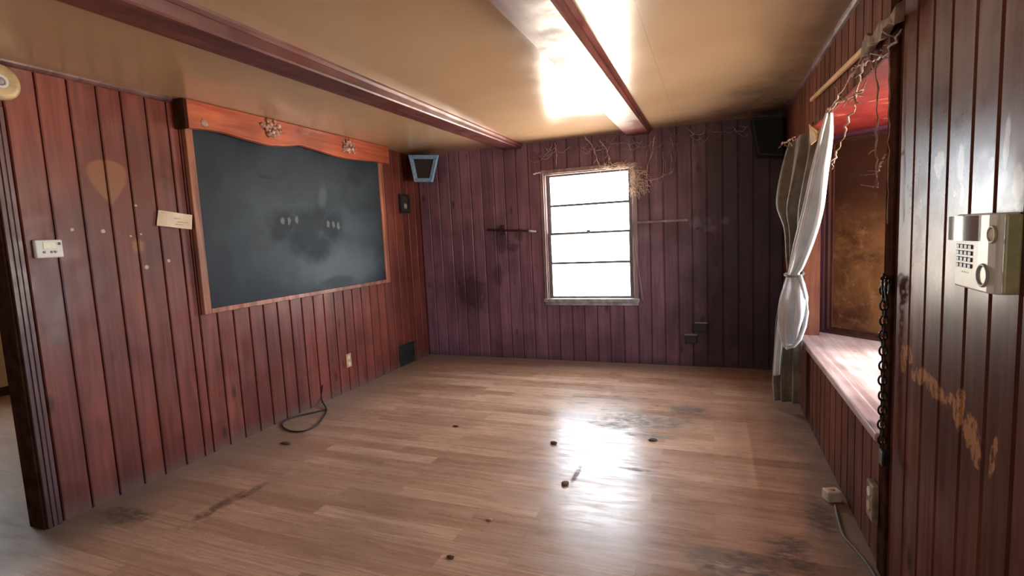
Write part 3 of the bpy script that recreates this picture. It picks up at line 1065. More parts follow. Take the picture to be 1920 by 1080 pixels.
k1, k2, k3 = at(510, 243, 0, L + pd), at(652, 275, 0, L + pd), at(383, 231, 0, L + pd)
burl(k1.y, k1.z, 0.115, 0.072, 3)
burl(k2.y, k2.z, 0.105, 0.070, 8)
mb = MB()
mb.disc_stack((L + pd - .001, k3.y, k3.z), (1, 0, 0), [(0.028, 0), (0.024, 0.004), (0.008, 0.006)], 14)
mb.build('knot', M['burl'], pel, smooth=True)

# ------------------------------------------------------------------ left wall fittings
pt = thing('wall_plaque', 'round tan wall fixture with pale ringed centre above the doorway casing', 'wall fixture', (L, 1.495, 2.235))
mb = MB()
mb.disc_stack((L + 0.019, 1.495, 2.235), (1, 0, 0), [(0.086, 0), (0.088, 0.008), (0.080, 0.018), (0.060, 0.022)], 40)
mb.build('plate', M['brass'], pt, smooth=True)
mb = MB()
mb.torus((L + 0.043, 1.495, 2.235), (1, 0, 0), 0.026, 0.008)
mb.build('ring', M['white'], pt, smooth=True)
mb = MB()
mb.disc_stack((L + 0.040, 1.495, 2.235), (1, 0, 0), [(0.018, 0), (0.016, 0.008), (0.006, 0.010)], 20)
mb.build('centre_button', M['grey'], pt, smooth=True)

th = thing('thermostat', 'small off white thermostat on red boards beside the doorway', 'thermostat', (L, 1.607, 1.43))
t0, t1 = 1.550, 1.668
mb = MB()
mb.box((L + 0.001, t0, 1.385), (L + 0.026, t1, 1.478))
mb.build('body', M['white'], th, bevel=0.006, seg=3)
mb = MB()
mb.box((L + 0.026, t0 + 0.032, 1.430), (L + 0.0285, t0 + 0.084, 1.466))
mb.build('display', M['screen'], th, bevel=0.002)
mb = MB()
mb.box((L + 0.026, t1 - 0.020, 1.450), (L + 0.030, t1 - 0.010, 1.464))
mb.build('switch', M['black'], th)
for yy in (t0 + 0.034, t0 + 0.066, t0 + 0.082):
    mb = MB()
    mb.disc_stack((L + 0.026, yy, 1.415), (1, 0, 0), [(0.007, 0), (0.006, 0.003)], 14)
    mb.build('button', M['grey'], th, smooth=True)

nt = thing('paper_strip', 'cream paper strip fixed beside the left edge of the blackboard', 'note', (L, 2.31, 1.585))
pa, pb_, pc, pd_ = at(297, 394, 0, L + .012), at(361, 403, 0, L + .042), at(360, 430, 0, L + .042), at(294, 423, 0, L + .012)
mb = MB()
fx = Vector((-0.004, 0, 0))
N = 8
rings = []
for k in range(N + 1):
    u = k / N
    tp = pa.lerp(pb_, u)
    bt = pd_.lerp(pc, u)
    bow = Vector((0.006 * math.sin(u * 6.0), 0, 0))
    rings.append([bt + bow, tp + bow, tp + bow + fx, bt + bow + fx])
mb.loft(rings)
mb.build('sheet', M['paper'], nt)
for v0, u0, u1 in ((0.16, 0.05, 0.18), (0.42, 0.45, 0.62), (0.62, 0.60, 0.85), (0.80, 0.52, 0.70)):
    a, b = pa.lerp(pb_, u0).lerp(pd_.lerp(pc, u0), v0), pa.lerp(pb_, u1).lerp(pd_.lerp(pc, u1), v0)
    o_ = Vector((0.0075, 0, 0))
    a, b = a + o_, b + o_
    mb = MB()
    mb.loft([[a, a + up * .004, a + up * .004 - fx * .3, a - fx * .3], [b, b + up * .004, b + up * .004 - fx * .3, b - fx * .3]])
    mb.build('faded_line', M['ink'], nt)

ol = thing('wall_outlet', 'tan electrical outlet low on the red boards under the blackboard', 'outlet', (L, 3.84, 0.29))
mb = MB()
mb.box((L + 0.001, 3.806, 0.225), (L + 0.008, 3.876, 0.352))
mb.build('cover_plate', M['outlet'], ol, bevel=0.003)
for zz in (0.258, 0.318):
    mb = MB()
    mb.disc_stack((L + 0.008, 3.841, zz), (1, 0, 0), [(0.019, 0), (0.018, 0.003)], 18)
    s = mb.build('socket', M['cream'], ol)
    mb = MB()
    for dy in (-0.007, 0.007):
        mb.box((L + 0.0108, 3.841 + dy - .0015, zz - .006), (L + 0.0118, 3.841 + dy + .0015, zz + .006))
    mb.build('slot', M['black'], s)

fp = thing('picture_frame', 'small dark framed picture right of the blackboard', 'picture', (L, 4.955, 1.79))
mb = MB()
for a, b in (((4.865, 1.685), (5.045, 1.712)), ((4.865, 1.868), (5.045, 1.895)), ((4.865, 1.712), (4.890, 1.868)), ((5.020, 1.712), (5.045, 1.868))):
    mb.box((L + 0.001, a[0], a[1]), (L + 0.028, b[0], b[1]))
mb.build('frame', M['dark_hole'], fp, bevel=0.003)
mb = MB()
mb.box((L + 0.001, 4.89, 1.712), (L + 0.016, 5.02, 1.868))
mb.build('picture_face', M['grille'], fp)
mb = MB()
mb.disc_stack((L + 0.017, 4.975, 1.765), (1, 0, 0), [(0.034, 0), (0.026, 0.004), (0.008, 0.005)], 14)
mb.build('pale_figure', M['grey'], fp, smooth=True)

vt = thing('floor_vent', 'dark low vent grille at the foot of the wall in the far left corner', 'vent', (L, 4.82, 0.12))
mb = MB()
mb.box((L + 0.001, 4.68, 0.01), (L + 0.012, 4.97, 0.24))
mb.build('cover', M['vent'], vt, bevel=0.003)
for k in range(7):
    mb = MB()
    z = 0.04 + k * 0.027
    mb.loft([[(L + 0.012, 4.70, z), (L + 0.020, 4.70, z + 0.004), (L + 0.020, 4.70, z + 0.010), (L + 0.012, 4.70, z + 0.016)],
             [(L + 0.012, 4.95, z), (L + 0.020, 4.95, z + 0.004), (L + 0.020, 4.95, z + 0.010), (L + 0.012, 4.95, z + 0.016)]])
    mb.build('louvre', M['vent'], vt)

# blue grey corner loudspeaker, tapered downward
sk = thing('corner_speaker', 'blue grey trimmed loudspeaker tapering downward in the far left ceiling corner', 'speaker', (-2.9, 5.0, 2.15))
q = [at(767, 291, 1, 4.93), at(821, 291, 1, 4.93), at(810, 341, 1, 4.93), at(778, 341, 1, 4.93)]
for p in q:
    p.z = min(p.z, H - 0.03)
qc = sum(q, Vector((0, 0, 0))) / 4
bk = [Vector((-3.17, 5.20, 2.31)), Vector((-2.96, 5.28, 2.31)), Vector((-2.99, 5.28, 2.05)), Vector((-3.12, 5.20, 2.05))]
mb = MB()
mb.loft([[p + Vector((0, 0.02, 0)) for p in q], bk])
mb.build('cabinet', M['blue_dark'], sk, bevel=0.004)
inn = [qc + (p - qc) * 0.72 for p in q]
mb = MB()
o1, o2 = Vector((0, -0.012, 0)), Vector((0, 0.022, 0))
for i in range(4):
    j = (i + 1) % 4
    mb.loft([[q[i] + o1, q[j] + o1, q[j] + o2, q[i] + o2], [inn[i] + o1 * .4, inn[j] + o1 * .4, inn[j] + o2, inn[i] + o2]])
mb.build('front_trim', M['blue_grey'], sk)
mb = MB()
mb.loft([[p + Vector((0, 0.008, 0)) for p in inn], [p + Vector((0, 0.018, 0)) for p in inn]])
mb.build('grille', M['grille'], sk)

# black loudspeaker in the right corner
sk = thing('wall_speaker', 'black box loudspeaker in the dark ceiling corner above the curtain', 'speaker', (0.47, 5.15, 2.15))
q = [at(1409, 222, 1, 5.05), at(1474, 216, 1, 5.05), at(1473, 292, 1, 5.05), at(1421, 291, 1, 5.05)]
for p in q:
    p.z = min(p.z, H - 0.04)
    p.x = min(p.x, R - 0.03)
mb = MB()
mb.loft([q, [p + Vector((0.0, 0.22, 0)) for p in q]])
mb.build('cabinet', M['black'], sk, bevel=0.008)
qc = sum(q, Vector((0, 0, 0))) / 4
mb = MB()
g = [qc + (p - qc) * 0.9 for p in q]
mb.loft([[p + Vector((0, -0.012, 0)) for p in g], [p + Vector((0, 0.002, 0)) for p in g]])
mb.build('grille', M['soft_black'], sk, bevel=0.004)
mb = MB()
mb.box((qc.x - 0.03, 5.26, qc.z - 0.04), (qc.x + 0.03, B - 0.002, qc.z + 0.04))
mb.build('wall_bracket', M['black'], sk)

# ------------------------------------------------------------------ back wall fittings
rod = thing('curtain_rod', 'dark short rod with pale tip on the boards left of the bright window', 'rod', (-2.1, B, 1.43))
a, b = at(914, 431, 1, B - 0.03), at(992, 433, 1, B - 0.03)
mb = MB()
mb.tube([a.lerp(b, k / 6) for k in range(7)], 0.011, 8)
mb.build('rod', M['trim_dark'], rod, smooth=True)
mb = MB()
c_ = at(1005, 434, 1, B - 0.03)
mb.tube([b.lerp(c_, k / 3) for k in range(4)], 0.014, 10, lambda u: 1.0 - 0.3 * u)
mb.build('tip', M['white'], rod, smooth=True)
mb = MB()
m_ = at(943, 432, 1, B)
mb.box((m_.x - 0.02, B - 0.028, m_.z - 0.05), (m_.x + 0.02, B - 0.001, m_.z + 0.06))
mb.build('bracket', M['trim_dark'], rod, bevel=0.004)

mb = MB()
a, b = at(1192, 416, 1, B), at(1290, 415, 1, B)
mb.box((a.x, B - 0.016, 1.440), (b.x, B - 0.0005, 1.462), 0.7)
tag(mb.build('wooden_batten', M['casing'], bevel=0.003), 'thin horizontal batten on the wall right of the bright window', 'batten')

for (px, py, lab) in ((1296, 634, 'black utility box low on the far wall, the lower of two'), (1315, 612, 'black utility box low on the far wall, the higher of two')):
    c_ = at(px, py, 1, B)
    ub = thing('utility_box', lab, 'electrical box', (c_.x, B, c_.z), 'black boxes low on the far wall')
    mb = MB()
    mb.box((c_.x - 0.055, B - 0.055, c_.z - 0.045), (c_.x + 0.055, B - 0.001, c_.z + 0.045))
    mb.build('box_body', M['black'], ub, bevel=0.005)
    mb = MB()
    mb.box((c_.x - 0.048, B - 0.061, c_.z - 0.036), (c_.x + 0.048, B - 0.055, c_.z + 0.036))
    mb.build('cover', M['grille'], ub, bevel=0.002)
    mb = MB()
    mb.box((c_.x - 0.058, B - 0.062, c_.z + 0.040), (c_.x + 0.058, B - 0.001, c_.z + 0.046))
    mb.build('top_lip', M['grey'], ub)

# ------------------------------------------------------------------ curtain
cu = thing('curtain', 'cream satin curtain tied in the middle hanging at the bay opening', 'curtain', (0.5, 4.1, 0.0))


def drape(name, rows, folds, mat, amp, nu=72, sub=7, phase=0.0, thick=0.004):
    """rows: (z, left xy, right xy, fold depth factor) from top to bottom"""
    m = bmesh.new()
    lay = m.faces.layers.float.new('board')
    P = []
    def cr(a, b, c, d_, t):
        return 0.5 * ((2 * b) + (-a + c) * t + (2 * a - 5 * b + 4 * c - d_) * t * t + (-a + 3 * b - 3 * c + d_) * t ** 3)
    full = []
    for i in range(len(rows) - 1):
        r = [rows[max(0, i - 1)], rows[i], rows[i + 1], rows[min(len(rows) - 1, i + 2)]]
        for k in range(sub):
            t = k / sub
            full.append([cr(*[q_[j] for q_ in r], t) for j in range(8)])
    full.append(list(rows[-1]))
    for i, (zl, xl, yl, zr, xr, yr, am, gz) in enumerate(full):
        line = []
        dx, dy = xr - xl, yr - yl
        ln = math.hypot(dx, dy)
        nx, ny = (dy / ln, -dx / ln)
        if ny > 0:
            nx, ny = -nx, -ny
        for j in range(nu + 1):
            u = j / nu
            ph = folds * 2 * math.pi * (u + 0.03 * math.sin(7 * u + 0.15 * i)) + phase
            f = amp * am * (math.sin(ph) + 0.35 * math.sin(2.3 * ph + 1.0))
            bow = gz * math.sin(math.pi * u)
            line.append(m.verts.new((xl + dx * u + nx * (f + bow), yl + dy * u + ny * (f + bow), zl + (zr - zl) * u)))
        P.append(line)
    for a, b in zip(P, P[1:]):
        for j in range(nu):
            m.faces.new((a[j], a[j + 1], b[j + 1], b[j]))
    me = bpy.data.meshes.new(name)
    m.to_mesh(me)
    m.free()
    me.materials.append(mat)
    for p in me.polygons:
        p.use_smooth = True
    o = bpy.data.objects.new(name, me)
    C.objects.link(o)
    o.parent = cu
    o.matrix_parent_inverse = Matrix.Translation(-base_of(cu))
    s = o.modifiers.new('cloth', 'SOLIDIFY')
    s.thickness = thick
    s.offset = 0
    return o


def row(lx, rx, y_l, y_r, py_l, py_r, am, bow=0.0):
    a, b = at(lx, py_l, 1, y_l), at(rx, py_r, 1, y_r)
    return (a.z, a.x, a.y, b.z, b.x, b.y, am, bow)


front = [row(1551, 1561, 3.40, 3.38, 206, 204, 0.25), row(1541, 1562, 3.47, 3.42, 250, 252, 0.55), row(1527, 1556, 3.55, 3.45, 315, 318, 0.8),
         row(1511, 1549, 3.66, 3.55, 390, 395, 1.0), row(1493, 1533, 3.78, 3.66, 455, 450, 0.9), row(1482, 1509, 3.88, 3.82, 498, 500, 0.55),
         row(1478, 1499, 3.92, 3.88, 514, 514, 0.3), row(1473, 1506, 3.92, 3.86, 530, 532, 0.5), row(1466, 1512, 3.90, 3.78, 560, 560, 0.9),
         row(1463, 1511, 3.90, 3.78, 595, 590, 0.9), row(1466, 1504, 3.90, 3.80, 630, 615, 0.8), row(1472, 1498, 3.90, 3.84, 652, 640, 0.6)]
drape('front_panel', front, 1.35, M['satin'], 0.032, phase=0.6)
rear = [row(1482, 1540, 4.32, 3.86, 268, 230, 0.6), row(1474, 1538, 4.34, 3.85, 300, 290, 0.9), row(1464, 1530, 4.36, 3.86, 350, 350, 1.1),
        row(1461, 1520, 4.34, 3.90, 388, 400, 1.1), row(1474, 1510, 4.22, 3.95, 430, 440, 0.9), row(1476, 1502, 4.10, 3.97, 480, 485, 0.6),
        row(1477, 1499, 4.02, 3.96, 514, 514, 0.35), row(1471, 1503, 4.06, 3.98, 535, 535, 0.6), row(1460, 1504, 4.10, 3.92, 590, 590, 0.8),
        row(1455, 1502, 4.14, 3.92, 650, 650, 0.7), row(1451, 1501, 4.16, 3.92, 710, 710, 0.7), row(1454, 1499, 4.17, 3.93, 750, 757, 0.7)]
drape('rear_panel', rear, 2.3, M['satin_dirty'], 0.026, phase=2.0)
left_gather = [row(1476, 1484, 3.99, 3.95, 516, 516, 0.3), row(1468, 1480, 4.0, 3.95, 545, 545, 0.7), row(1460, 1474, 4.03, 3.97, 600, 600, 0.9), row(1454, 1469, 4.07, 4.0, 660, 660, 1.0),
               row(1451, 1466, 4.10, 4.03, 705, 702, 1.0)]
drape('side_fold', left_gather, 1.4, M['satin'], 0.012, nu=30)
# rolled bright hem along the leading edge and the sagging lower hem
mb = MB()
pts = [at(x, y, 1, yy) for x, y, yy in ((1550, 212, 3.36), (1541, 250, 3.42), (1529, 310, 3.49), (1514, 380, 3.60), (1497, 450, 3.73), (1484, 500, 3.84), (1479, 514, 3.88))]
mb.tube(pts, 0.008, 8)
mb.build('leading_hem', M['satin'], cu, smooth=True)
mb = MB()
pts = [at(x, y, 1, yy) for x, y, yy in ((1500, 516, 3.87), (1506, 532, 3.845), (1512, 558, 3.775), (1513, 585, 3.77), (1509, 612, 3.78), (1500, 636, 3.81), (1488, 649, 3.85), (1474, 653, 3.88))]
mb.tube(pts, 0.012, 8)
mb.build('lower_hem', M['satin'], cu, smooth=True)
tc = at(1489, 514, 1, 3.95)
mb = MB()
ring = []
for k in range(25):
    a = 2 * math.pi * k / 24
    ring.append(tc + Vector((0.056 * math.cos(a), 0.075 * math.sin(a), 0.010 * math.sin(a + .6))))
mb.tube(ring, 0.008, 6)
mb.build('tie_band', M['satin_dirty'], cu, smooth=True)

# ------------------------------------------------------------------ splintered laths and hanging vines at the bay
def crooked(points, r, name, mat, label, cat, group=None, jitter=0.006, seed=1, twigs=0):
    rnd = random.Random(seed)
    pts = []
    for a, b in zip(points, points[1:]):
        for k in range(6):
            u = k / 6
            p = a.lerp(b, u)
            pts.append(p + Vector((rnd.uniform(-1, 1), rnd.uniform(-1, 1) * .6, rnd.uniform(-1, 1))) * jitter * (1 if (pts and k) else 0.2))
    pts.append(points[-1])
    m = MB()
    m.tube(pts, r, 6, lambda u: 1.0 - 0.45 * u + 0.25 * math.sin(u * 23 + seed))
    for _ in range(twigs):
        p = pts[rnd.randrange(2, len(pts))]
        d = Vector((rnd.uniform(-1, 1), rnd.uniform(-.3, .3), rnd.uniform(-1, .6))).normalized() * rnd.uniform(0.02, 0.06)
        m.tube([p, p + d * .5 + Vector((rnd.uniform(-.006, .006), 0, 0)), p + d], r * 0.5, 5)
    o = m.build(name, mat, smooth=True)
    return tag(o, label, cat, group)


a, b = at(1521, 187, 0, R - 0.018), at(1624, 88, 0, R - 0.030)
mb = MB()
mb.loft([[a + Vector((-.008, 0, -.012)), a + Vector((.010, 0, -.012)), a + Vector((.010, 0, .010)), a + Vector((-.008, 0, .010))],
         [b + Vector((-.008, 0, -.012)), b + Vector((.010, 0, -.012)), b + Vector((.010, 0, .010)), b + Vector((-.008, 0, .010))]], 0.8)
tag(mb.build('wooden_lath', M['lath'], bevel=0.003), 'yellow raw wooden lath hanging loose along the header over the bay', 'lath')
rnd = random.Random(5)
mb = MB()
a, b = at(1622, 92, 0, R - 0.03), at(1686, 22, 0, R - 0.045)
rings = []
for k in range(9):
    p = a.lerp(b, k / 8)
    s = 0.022 + 0.012 * math.sin(k * 1.7) + rnd.uniform(0, .01)
    rings.append([p + Vector((-.012 - rnd.uniform(0, .008), 0, -s)), p + Vector((.016, 0, -s * .8)), p + Vector((.016, 0, s)), p + Vector((-.010, 0, s * rnd.uniform(.6, 1.1)))])
mb.loft(rings)
tag(mb.build('broken_batten', M['lath_grey'], bevel=0.003), 'grey brown splintered batten at the top of the dark bay casing', 'batten')

VR = 'dry vines hanging over the bay opening'
vr = lambda x, y, xx=None: at(x, y, 0, R - 0.03 if xx is None else xx)
crooked([vr(1690, 56), vr(1668, 98), vr(1640, 112), vr(1610, 122), vr(1598, 132)], 0.004, 'dry_vine', M['web'], 'greyish strand crossing just under the splintered batten', 'vine', VR, 0.008, 11, 6)
crooked([vr(1624, 92), vr(1606, 128), vr(1585, 160), vr(1562, 196), vr(1553, 210)], 0.0038, 'dry_vine', M['bay_vine'], 'thin straight vine from the yellow lath down to the curtain top', 'vine', VR, 0.004, 12)
crooked([vr(1630, 100), vr(1612, 140), vr(1604, 172), vr(1605, 192), vr(1590, 224), vr(1580, 262), vr(1567, 290), vr(1560, 318)], 0.0055, 'dry_vine', M['bay_vine'], 'long pale crooked vine dangling beside the curtain against the red bay', 'vine', VR, 0.008, 13, 5)
crooked([vr(1553, 204), vr(1580, 190), vr(1606, 176), vr(1620, 162)], 0.005, 'dry_vine', M['bay_vine'], 'short orange tinted vine reaching right from the curtain top', 'vine', VR, 0.010, 14, 5)
crooked([vr(1565, 158), vr(1574, 180), vr(1592, 196)], 0.0035, 'dry_vine', M['bay_vine'], 'small vine crossing below the middle of the yellow lath', 'vine', VR, 0.004, 15)
crooked([vr(1642, 110), vr(1645, 180), vr(1644, 260), vr(1643, 320), vr(1646, 352)], 0.0035, 'dry_vine', M['bay_vine'], 'straight vine hanging down in front of the rusty sheet', 'vine', VR, 0.004, 16, 3)
crooked([vr(1668, 98), vr(1667, 200), vr(1666, 300), vr(1664, 420)], 0.003, 'dry_vine', M['bay_vine'], 'long taut strand hanging along the dark bay casing', 'vine', VR, 0.003, 17)
crooked([vr(1664, 288), vr(1652, 304), vr(1645, 322), vr(1645, 350)], 0.0035, 'dry_vine', M['bay_vine'], 'short forked twig at mid height near the dark casing', 'vine', VR, 0.006, 18, 3)
crooked([vr(1466, 270, R - .14), vr(1478, 264, R - .12), vr(1490, 256, R - .10)], 0.006, 'dry_twig', M['bay_vine'], 'pale twig bundle poking out at the curtain far top edge', 'twig', None, 0.008, 19, 6)

# brown paper scrap behind the curtain top
mb = MB()
q = [at(1516, 232, 0, R - .02), at(1533, 246, 0, R - .03), at(1531, 262, 0, R - .05), at(1520, 272, 0, R - .02)]
mb.loft([q, [p + Vector((0.006, 0, 0)) for p in q]])
tag(mb.build('paper_scrap', M['lath']), 'torn yellow scrap on the header behind the curtain top', 'scrap')

# ------------------------------------------------------------------ vines and cobwebs round the back window
VB = 'dry vines above the bright window'
vb = lambda x, y, d=0.03: at(x, y, 1, B - d)
crooked([vb(1041, 268), vb(1044, 290), vb(1043, 312)], 0.005, 'dry_vine', M['vine'], 'short straight vine above the left part of the bright window', 'vine', VB, 0.004, 21)
crooked([vb(1090, 250), vb(1110, 272), vb(1119, 296), vb(1125, 313)], 0.006, 'dry_vine', M['vine'], 'vine slanting onto the middle of the window head', 'vine', VB, 0.008, 22, 3)
crooked([vb(1124, 262), vb(1136, 278), vb(1142, 296), vb(1142, 312)], 0.006, 'dry_vine', M['vine'], 'second vine dropping onto the window head, nearer its right end', 'vine', VB, 0.008, 23, 2)
crooked([vb(1178, 262), vb(1182, 280), vb(1184, 292)], 0.0045, 'dry_vine', M['web'], 'faint short strand under the end of the right ceiling beam', 'vine', VB, 0.006, 24)
crooked([vb(1228, 255), vb(1224, 285), vb(1216, 306), vb(1212, 330), vb(1214, 356)], 0.006, 'dry_vine', M['vine'], 'vine curving down right of the window beside the tangle', 'vine', VB, 0.010, 25, 5)
crooked([vb(1242, 284), vb(1244, 310), vb(1243, 334)], 0.0045, 'dry_vine', M['web'], 'straight hanging strand furthest right of the window tangle', 'vine', VB, 0.005, 26, 2)
crooked([vb(1212, 340), vb(1232, 336), vb(1252, 326), vb(1262, 322)], 0.0045, 'dry_vine', M['vine'], 'vine trailing right from the tangle across the boards', 'vine', VB, 0.008, 27, 6)
crooked([vb(1000, 327, .05), vb(1006, 325, .04), vb(1014, 324, .03)], 0.010, 'curtain_hook', M['white'], 'small white hook at the upper left corner of the bright window', 'hook', None, 0.003, 28)

rnd = random.Random(31)
m = MB()
for k in range(150):                       # bushy clump at the upper right corner of the window
    u = rnd.random()
    px = 1186 + rnd.gauss(0, 1) * 5 + 34 * u * rnd.random()
    py = 318 + 46 * rnd.random() * (1.1 - 0.4 * u)
    p = vb(px, py, rnd.uniform(0.02, 0.075))
    d = Vector((rnd.uniform(-.6, 1), rnd.uniform(-.4, .4), rnd.uniform(-1.2, .5))).normalized()
    ln = rnd.uniform(0.03, 0.10)
    p2 = p + d * ln * .5 + Vector((rnd.uniform(-1, 1), 0, rnd.uniform(-1, 1))) * .012
    p3 = p + d * ln
    m.tube([p, p2, p3], rnd.uniform(0.0016, 0.0036), 5)
for k in range(70):                        # mat lying along the window head
    px = rnd.uniform(1120, 1192)
    py = 316 - (px - 1120) * .07 + rnd.uniform(-6, 3)
    p = vb(px, py, rnd.uniform(0.02, 0.05))
    d = Vector((rnd.uniform(-1, 1), 0, rnd.uniform(-.25, .35))).normalized() * rnd.uniform(0.03, 0.08)
    m.tube([p, p + d * .5 + Vector((0, 0, rnd.uniform(0, .008))), p + d], rnd.uniform(0.0016, 0.003), 5)
m.clamp_y(B - 0.003)
tg = tag(m.build('vine_tangle', M['vine_pale'], smooth=True), 'dense tangle of dry vine at the window upper right corner', 'vine')
tg['kind'] = 'stuff'

rnd = random.Random(44)
m = MB()
def ceil_py(x):
    return 288 - (x - 835) * 0.115
for k in range(46):
    x = rnd.uniform(985, 1440)
    y = ceil_py(x) + rnd.uniform(2, 30)
    ln = rnd.uniform(14, 44)
    pts = []
    sag = rnd.uniform(4, 16)
    dirx = rnd.choice((-1, 1, 1))
    for i in range(8):
        u = i / 7
        pts.append(vb(x + dirx * ln * u, y - 5 * u + sag * math.sin(math.pi * u) + rnd.uniform(-2, 2), 0.02 + 0.05 * math.sin(math.pi * u)))
    m.tube(pts, rnd.uniform(0.0012, 0.0030), 5)
for k in range(14):
    x = rnd.uniform(1190, 1300)
    y = ceil_py(x) + rnd.uniform(5, 50)
    pts = [vb(x + rnd.uniform(-3, 3), y + rnd.uniform(25, 50) * i / 4, .03) for i in range(5)]
    m.tube(pts, rnd.uniform(0.0012, 0.0026), 5)
m.clamp_y(B - 0.003)
cw = tag(m.build('cobweb', M['web'], smooth=True), 'dusty cobweb threads draped along the top of the far wall', 'cobweb')
cw['kind'] = 'stuff'

# ------------------------------------------------------------------ chain on the near casing
ch = thing('hanging_chain', 'dark iron chain hanging down the near edge of the bay opening', 'chain', (R - 0.04, 2.32, 1.15))


def link_mesh(c, dirv, side, ln, wd, r):
    m = MB()
    pts = []
    for k in range(17):
        a = 2 * math.pi * k / 16
        pts.append(c + dirv * (ln / 2 * math.sin(a)) * (1.0) + side * (wd / 2 * math.cos(a)))
    m.tube(pts, r, 6)
    return m


top, bot = at(1658, 530, 0, R - 0.035), at(1653, 838, 0, R - 0.035)
dv = (bot - top).normalized()
n_links = 22
stp = (bot - top).length / n_links
for k in range(n_links + 1):
    c_ = top + dv * stp * k + Vector((0, 0.004 * math.sin(k * 1.1), 0))
    sd = Vector((0, 1, 0)) if k % 2 == 0 else Vector((1, 0, 0))
    sd = (sd - dv * sd.dot(dv)).normalized()
    link_mesh(c_, dv, sd, stp * 1.32, 0.024, 0.0038).build('chain_link', M['chain'], ch, smooth=True)
for k in range(5):                       # loops gathered on the hook
    a = at(1655 + (k % 3) * 6, 524 + k * 7, 0, R - 0.034 - 0.004 * (k % 2))
    link_mesh(a, Vector((0, .3 * (k - 2), 1)).normalized(), Vector((0.2, 1, 0)).normalized(), 0.05, 0.034, 0.0045).build('chain_link', M['chain'], ch, smooth=True)
h_ = at(1668, 520, 0, R - 0.026)
mb = MB()
mb.tube([Vector((R - 0.024, h_.y - .03, h_.z)), Vector((R - 0.040, h_.y - .01, h_.z + .004)), Vector((R - 0.040, h_.y + .03, h_.z - .006)), Vector((R - 0.032, h_.y + .045, h_.z - .02))], 0.006, 8)
mb.build('hook', M['jamb'], ch, smooth=True)
lk = at(1660, 850, 0, R - 0.04)
mb = MB()
mb.box((R - 0.055, lk.y - 0.022, lk.z - 0.045), (R - 0.030, lk.y + 0.022, lk.z + 0.012))
mb.build('padlock', M['chain'], ch, bevel=0.005)

# worn outlet under the chain
oc = at(1652, 945, 0, R)
ow = thing('worn_outlet', 'grimy beige outlet box low on the boards below the chain', 'outlet', (R, oc.y, oc.z))
mb = MB()
mb.box((R - 0.030, oc.y - 0.005, oc.z - 0.085), (R - 0.001, oc.y + 0.085, oc.z + 0.065))
mb.build('cover_plate', plain('grimy tan plate', (0.20, 0.13, 0.075), 0.6, var=0.5, ns=18), ow, bevel=0.006)
for dz in (-0.030, 0.028):
    mb = MB()
    mb.disc_stack((R - 0.030, oc.y + 0.04, oc.z + dz), (-1, 0, 0), [(0.020, 0), (0.019, 0.004)], 16)
    mb.build('socket', M['cream'] if dz > 0 else M['outlet'], ow)

# ------------------------------------------------------------------ wall phone on the right wall
fx_ = R - 0.042
ph = thing('wall_phone', 'cream keypad wall phone with metal cover on brown boards', 'phone', (R, 1.54, 1.3))
y0, y1, z0, z1 = 1.404, 1.642, 1.203, 1.384
mb = MB()
prof = []
for yy, dd in ((y1, 0.012), (y1 - 0.008, 0.026), (y1 - 0.03, 0.036), (y0 + 0.075, 0.042), (y0 + 0.03, 0.042), (y0 + 0.006, 0.036), (y0, 0.026)):
    prof.append((R - dd, yy))
prof += [(R - 0.001, y0), (R - 0.001, y1)]
mb.loft([[(x, y, z0 + 0.004) for x, y in prof], [(x, y, z0 + 0.01) for x, y in prof], [(x, y, z1 - 0.01) for x, y in prof], [(x, y, z1) for x, y in prof]])
mb.build('body', M['cream'], ph, bevel=0.004, seg=3)
mb = MB()
mb.box((R - 0.030, y0 - 0.012, z0 + 0.006), (R - 0.001, y0 - 0.0005, z1 - 0.004))
sd = mb.build('side_housing', M['yellowed'], ph, bevel=0.004)
mb = MB()
mb.box((R - 0.022, y0 - 0.014, z0 + 0.055), (R - 0.015, y0 - 0.0118, z0 + 0.082))
mb.build('side_slot', M['black'], sd)
mb = MB()
mb.box((R - 0.024, y0 - 0.014, z1 - 0.036), (R - 0.014, y0 - 0.0118, z1 - 0.026))
mb.build('side_slot', M['black'], sd)


def fpt(y):
    """depth of the phone's front face at y"""
    ks = [(y1, 0.012), (y1 - 0.008, 0.026), (y1 - 0.03, 0.036), (y0 + 0.075, 0.042), (y0 + 0.03, 0.042), (y0, 0.04)]
    for (ya, da), (yb, db) in zip(ks, ks[1:]):
        if yb <= y <= ya:
            return R - (da + (db - da) * (ya - y) / (ya - yb))
    return R - 0.042


mb = MB()
ya, yb = 1.617, 1.476
ya = 1.617
arc = [(R - 0.0445 - 0.0062 * k / 12 - 0.0090 * math.sin(math.pi * k / 12), yb + (ya - yb) * k / 12) for k in range(13)]
mb.loft([[(fpt(ya) + .001, ya, z_), (fpt(yb) + .001, yb, z_)] + [(x, y, z_) for x, y in arc] for z_ in (1.322, 1.380)])
mc = mb.build('metal_cover', M['mirror'], ph, smooth=True)
mc.data.set_sharp_from_angle(angle=0.6)
for r_ in range(4):
    for c_ in range(4):
        yk = 1.590 - c_ * 0.0238
        zk = 1.307 - r_ * 0.0152
        mb = MB()
        f0 = fpt(yk)
        mb.box((f0 + .001, yk - 0.0080, zk - 0.0050), (f0 - 0.0035, yk + 0.0080, zk + 0.0050))
        mb.build('key', M['black'], ph, bevel=0.001)
for c_ in range(4):
    yk = 1.568 - c_ * 0.012
    mb = MB()
    f0 = fpt(yk)
    mb.box((f0 + .001, yk - 0.0040, 1.2435), (f0 - 0.0006, yk + 0.0040, 1.2475))
    mb.build('mark', M['grey'], ph)
mb = MB()
yc, zc = 1.452, 1.246
mb.torus((fpt(yc) - 0.001, yc, zc), (1, 0, 0), 0.0235, 0.0035)
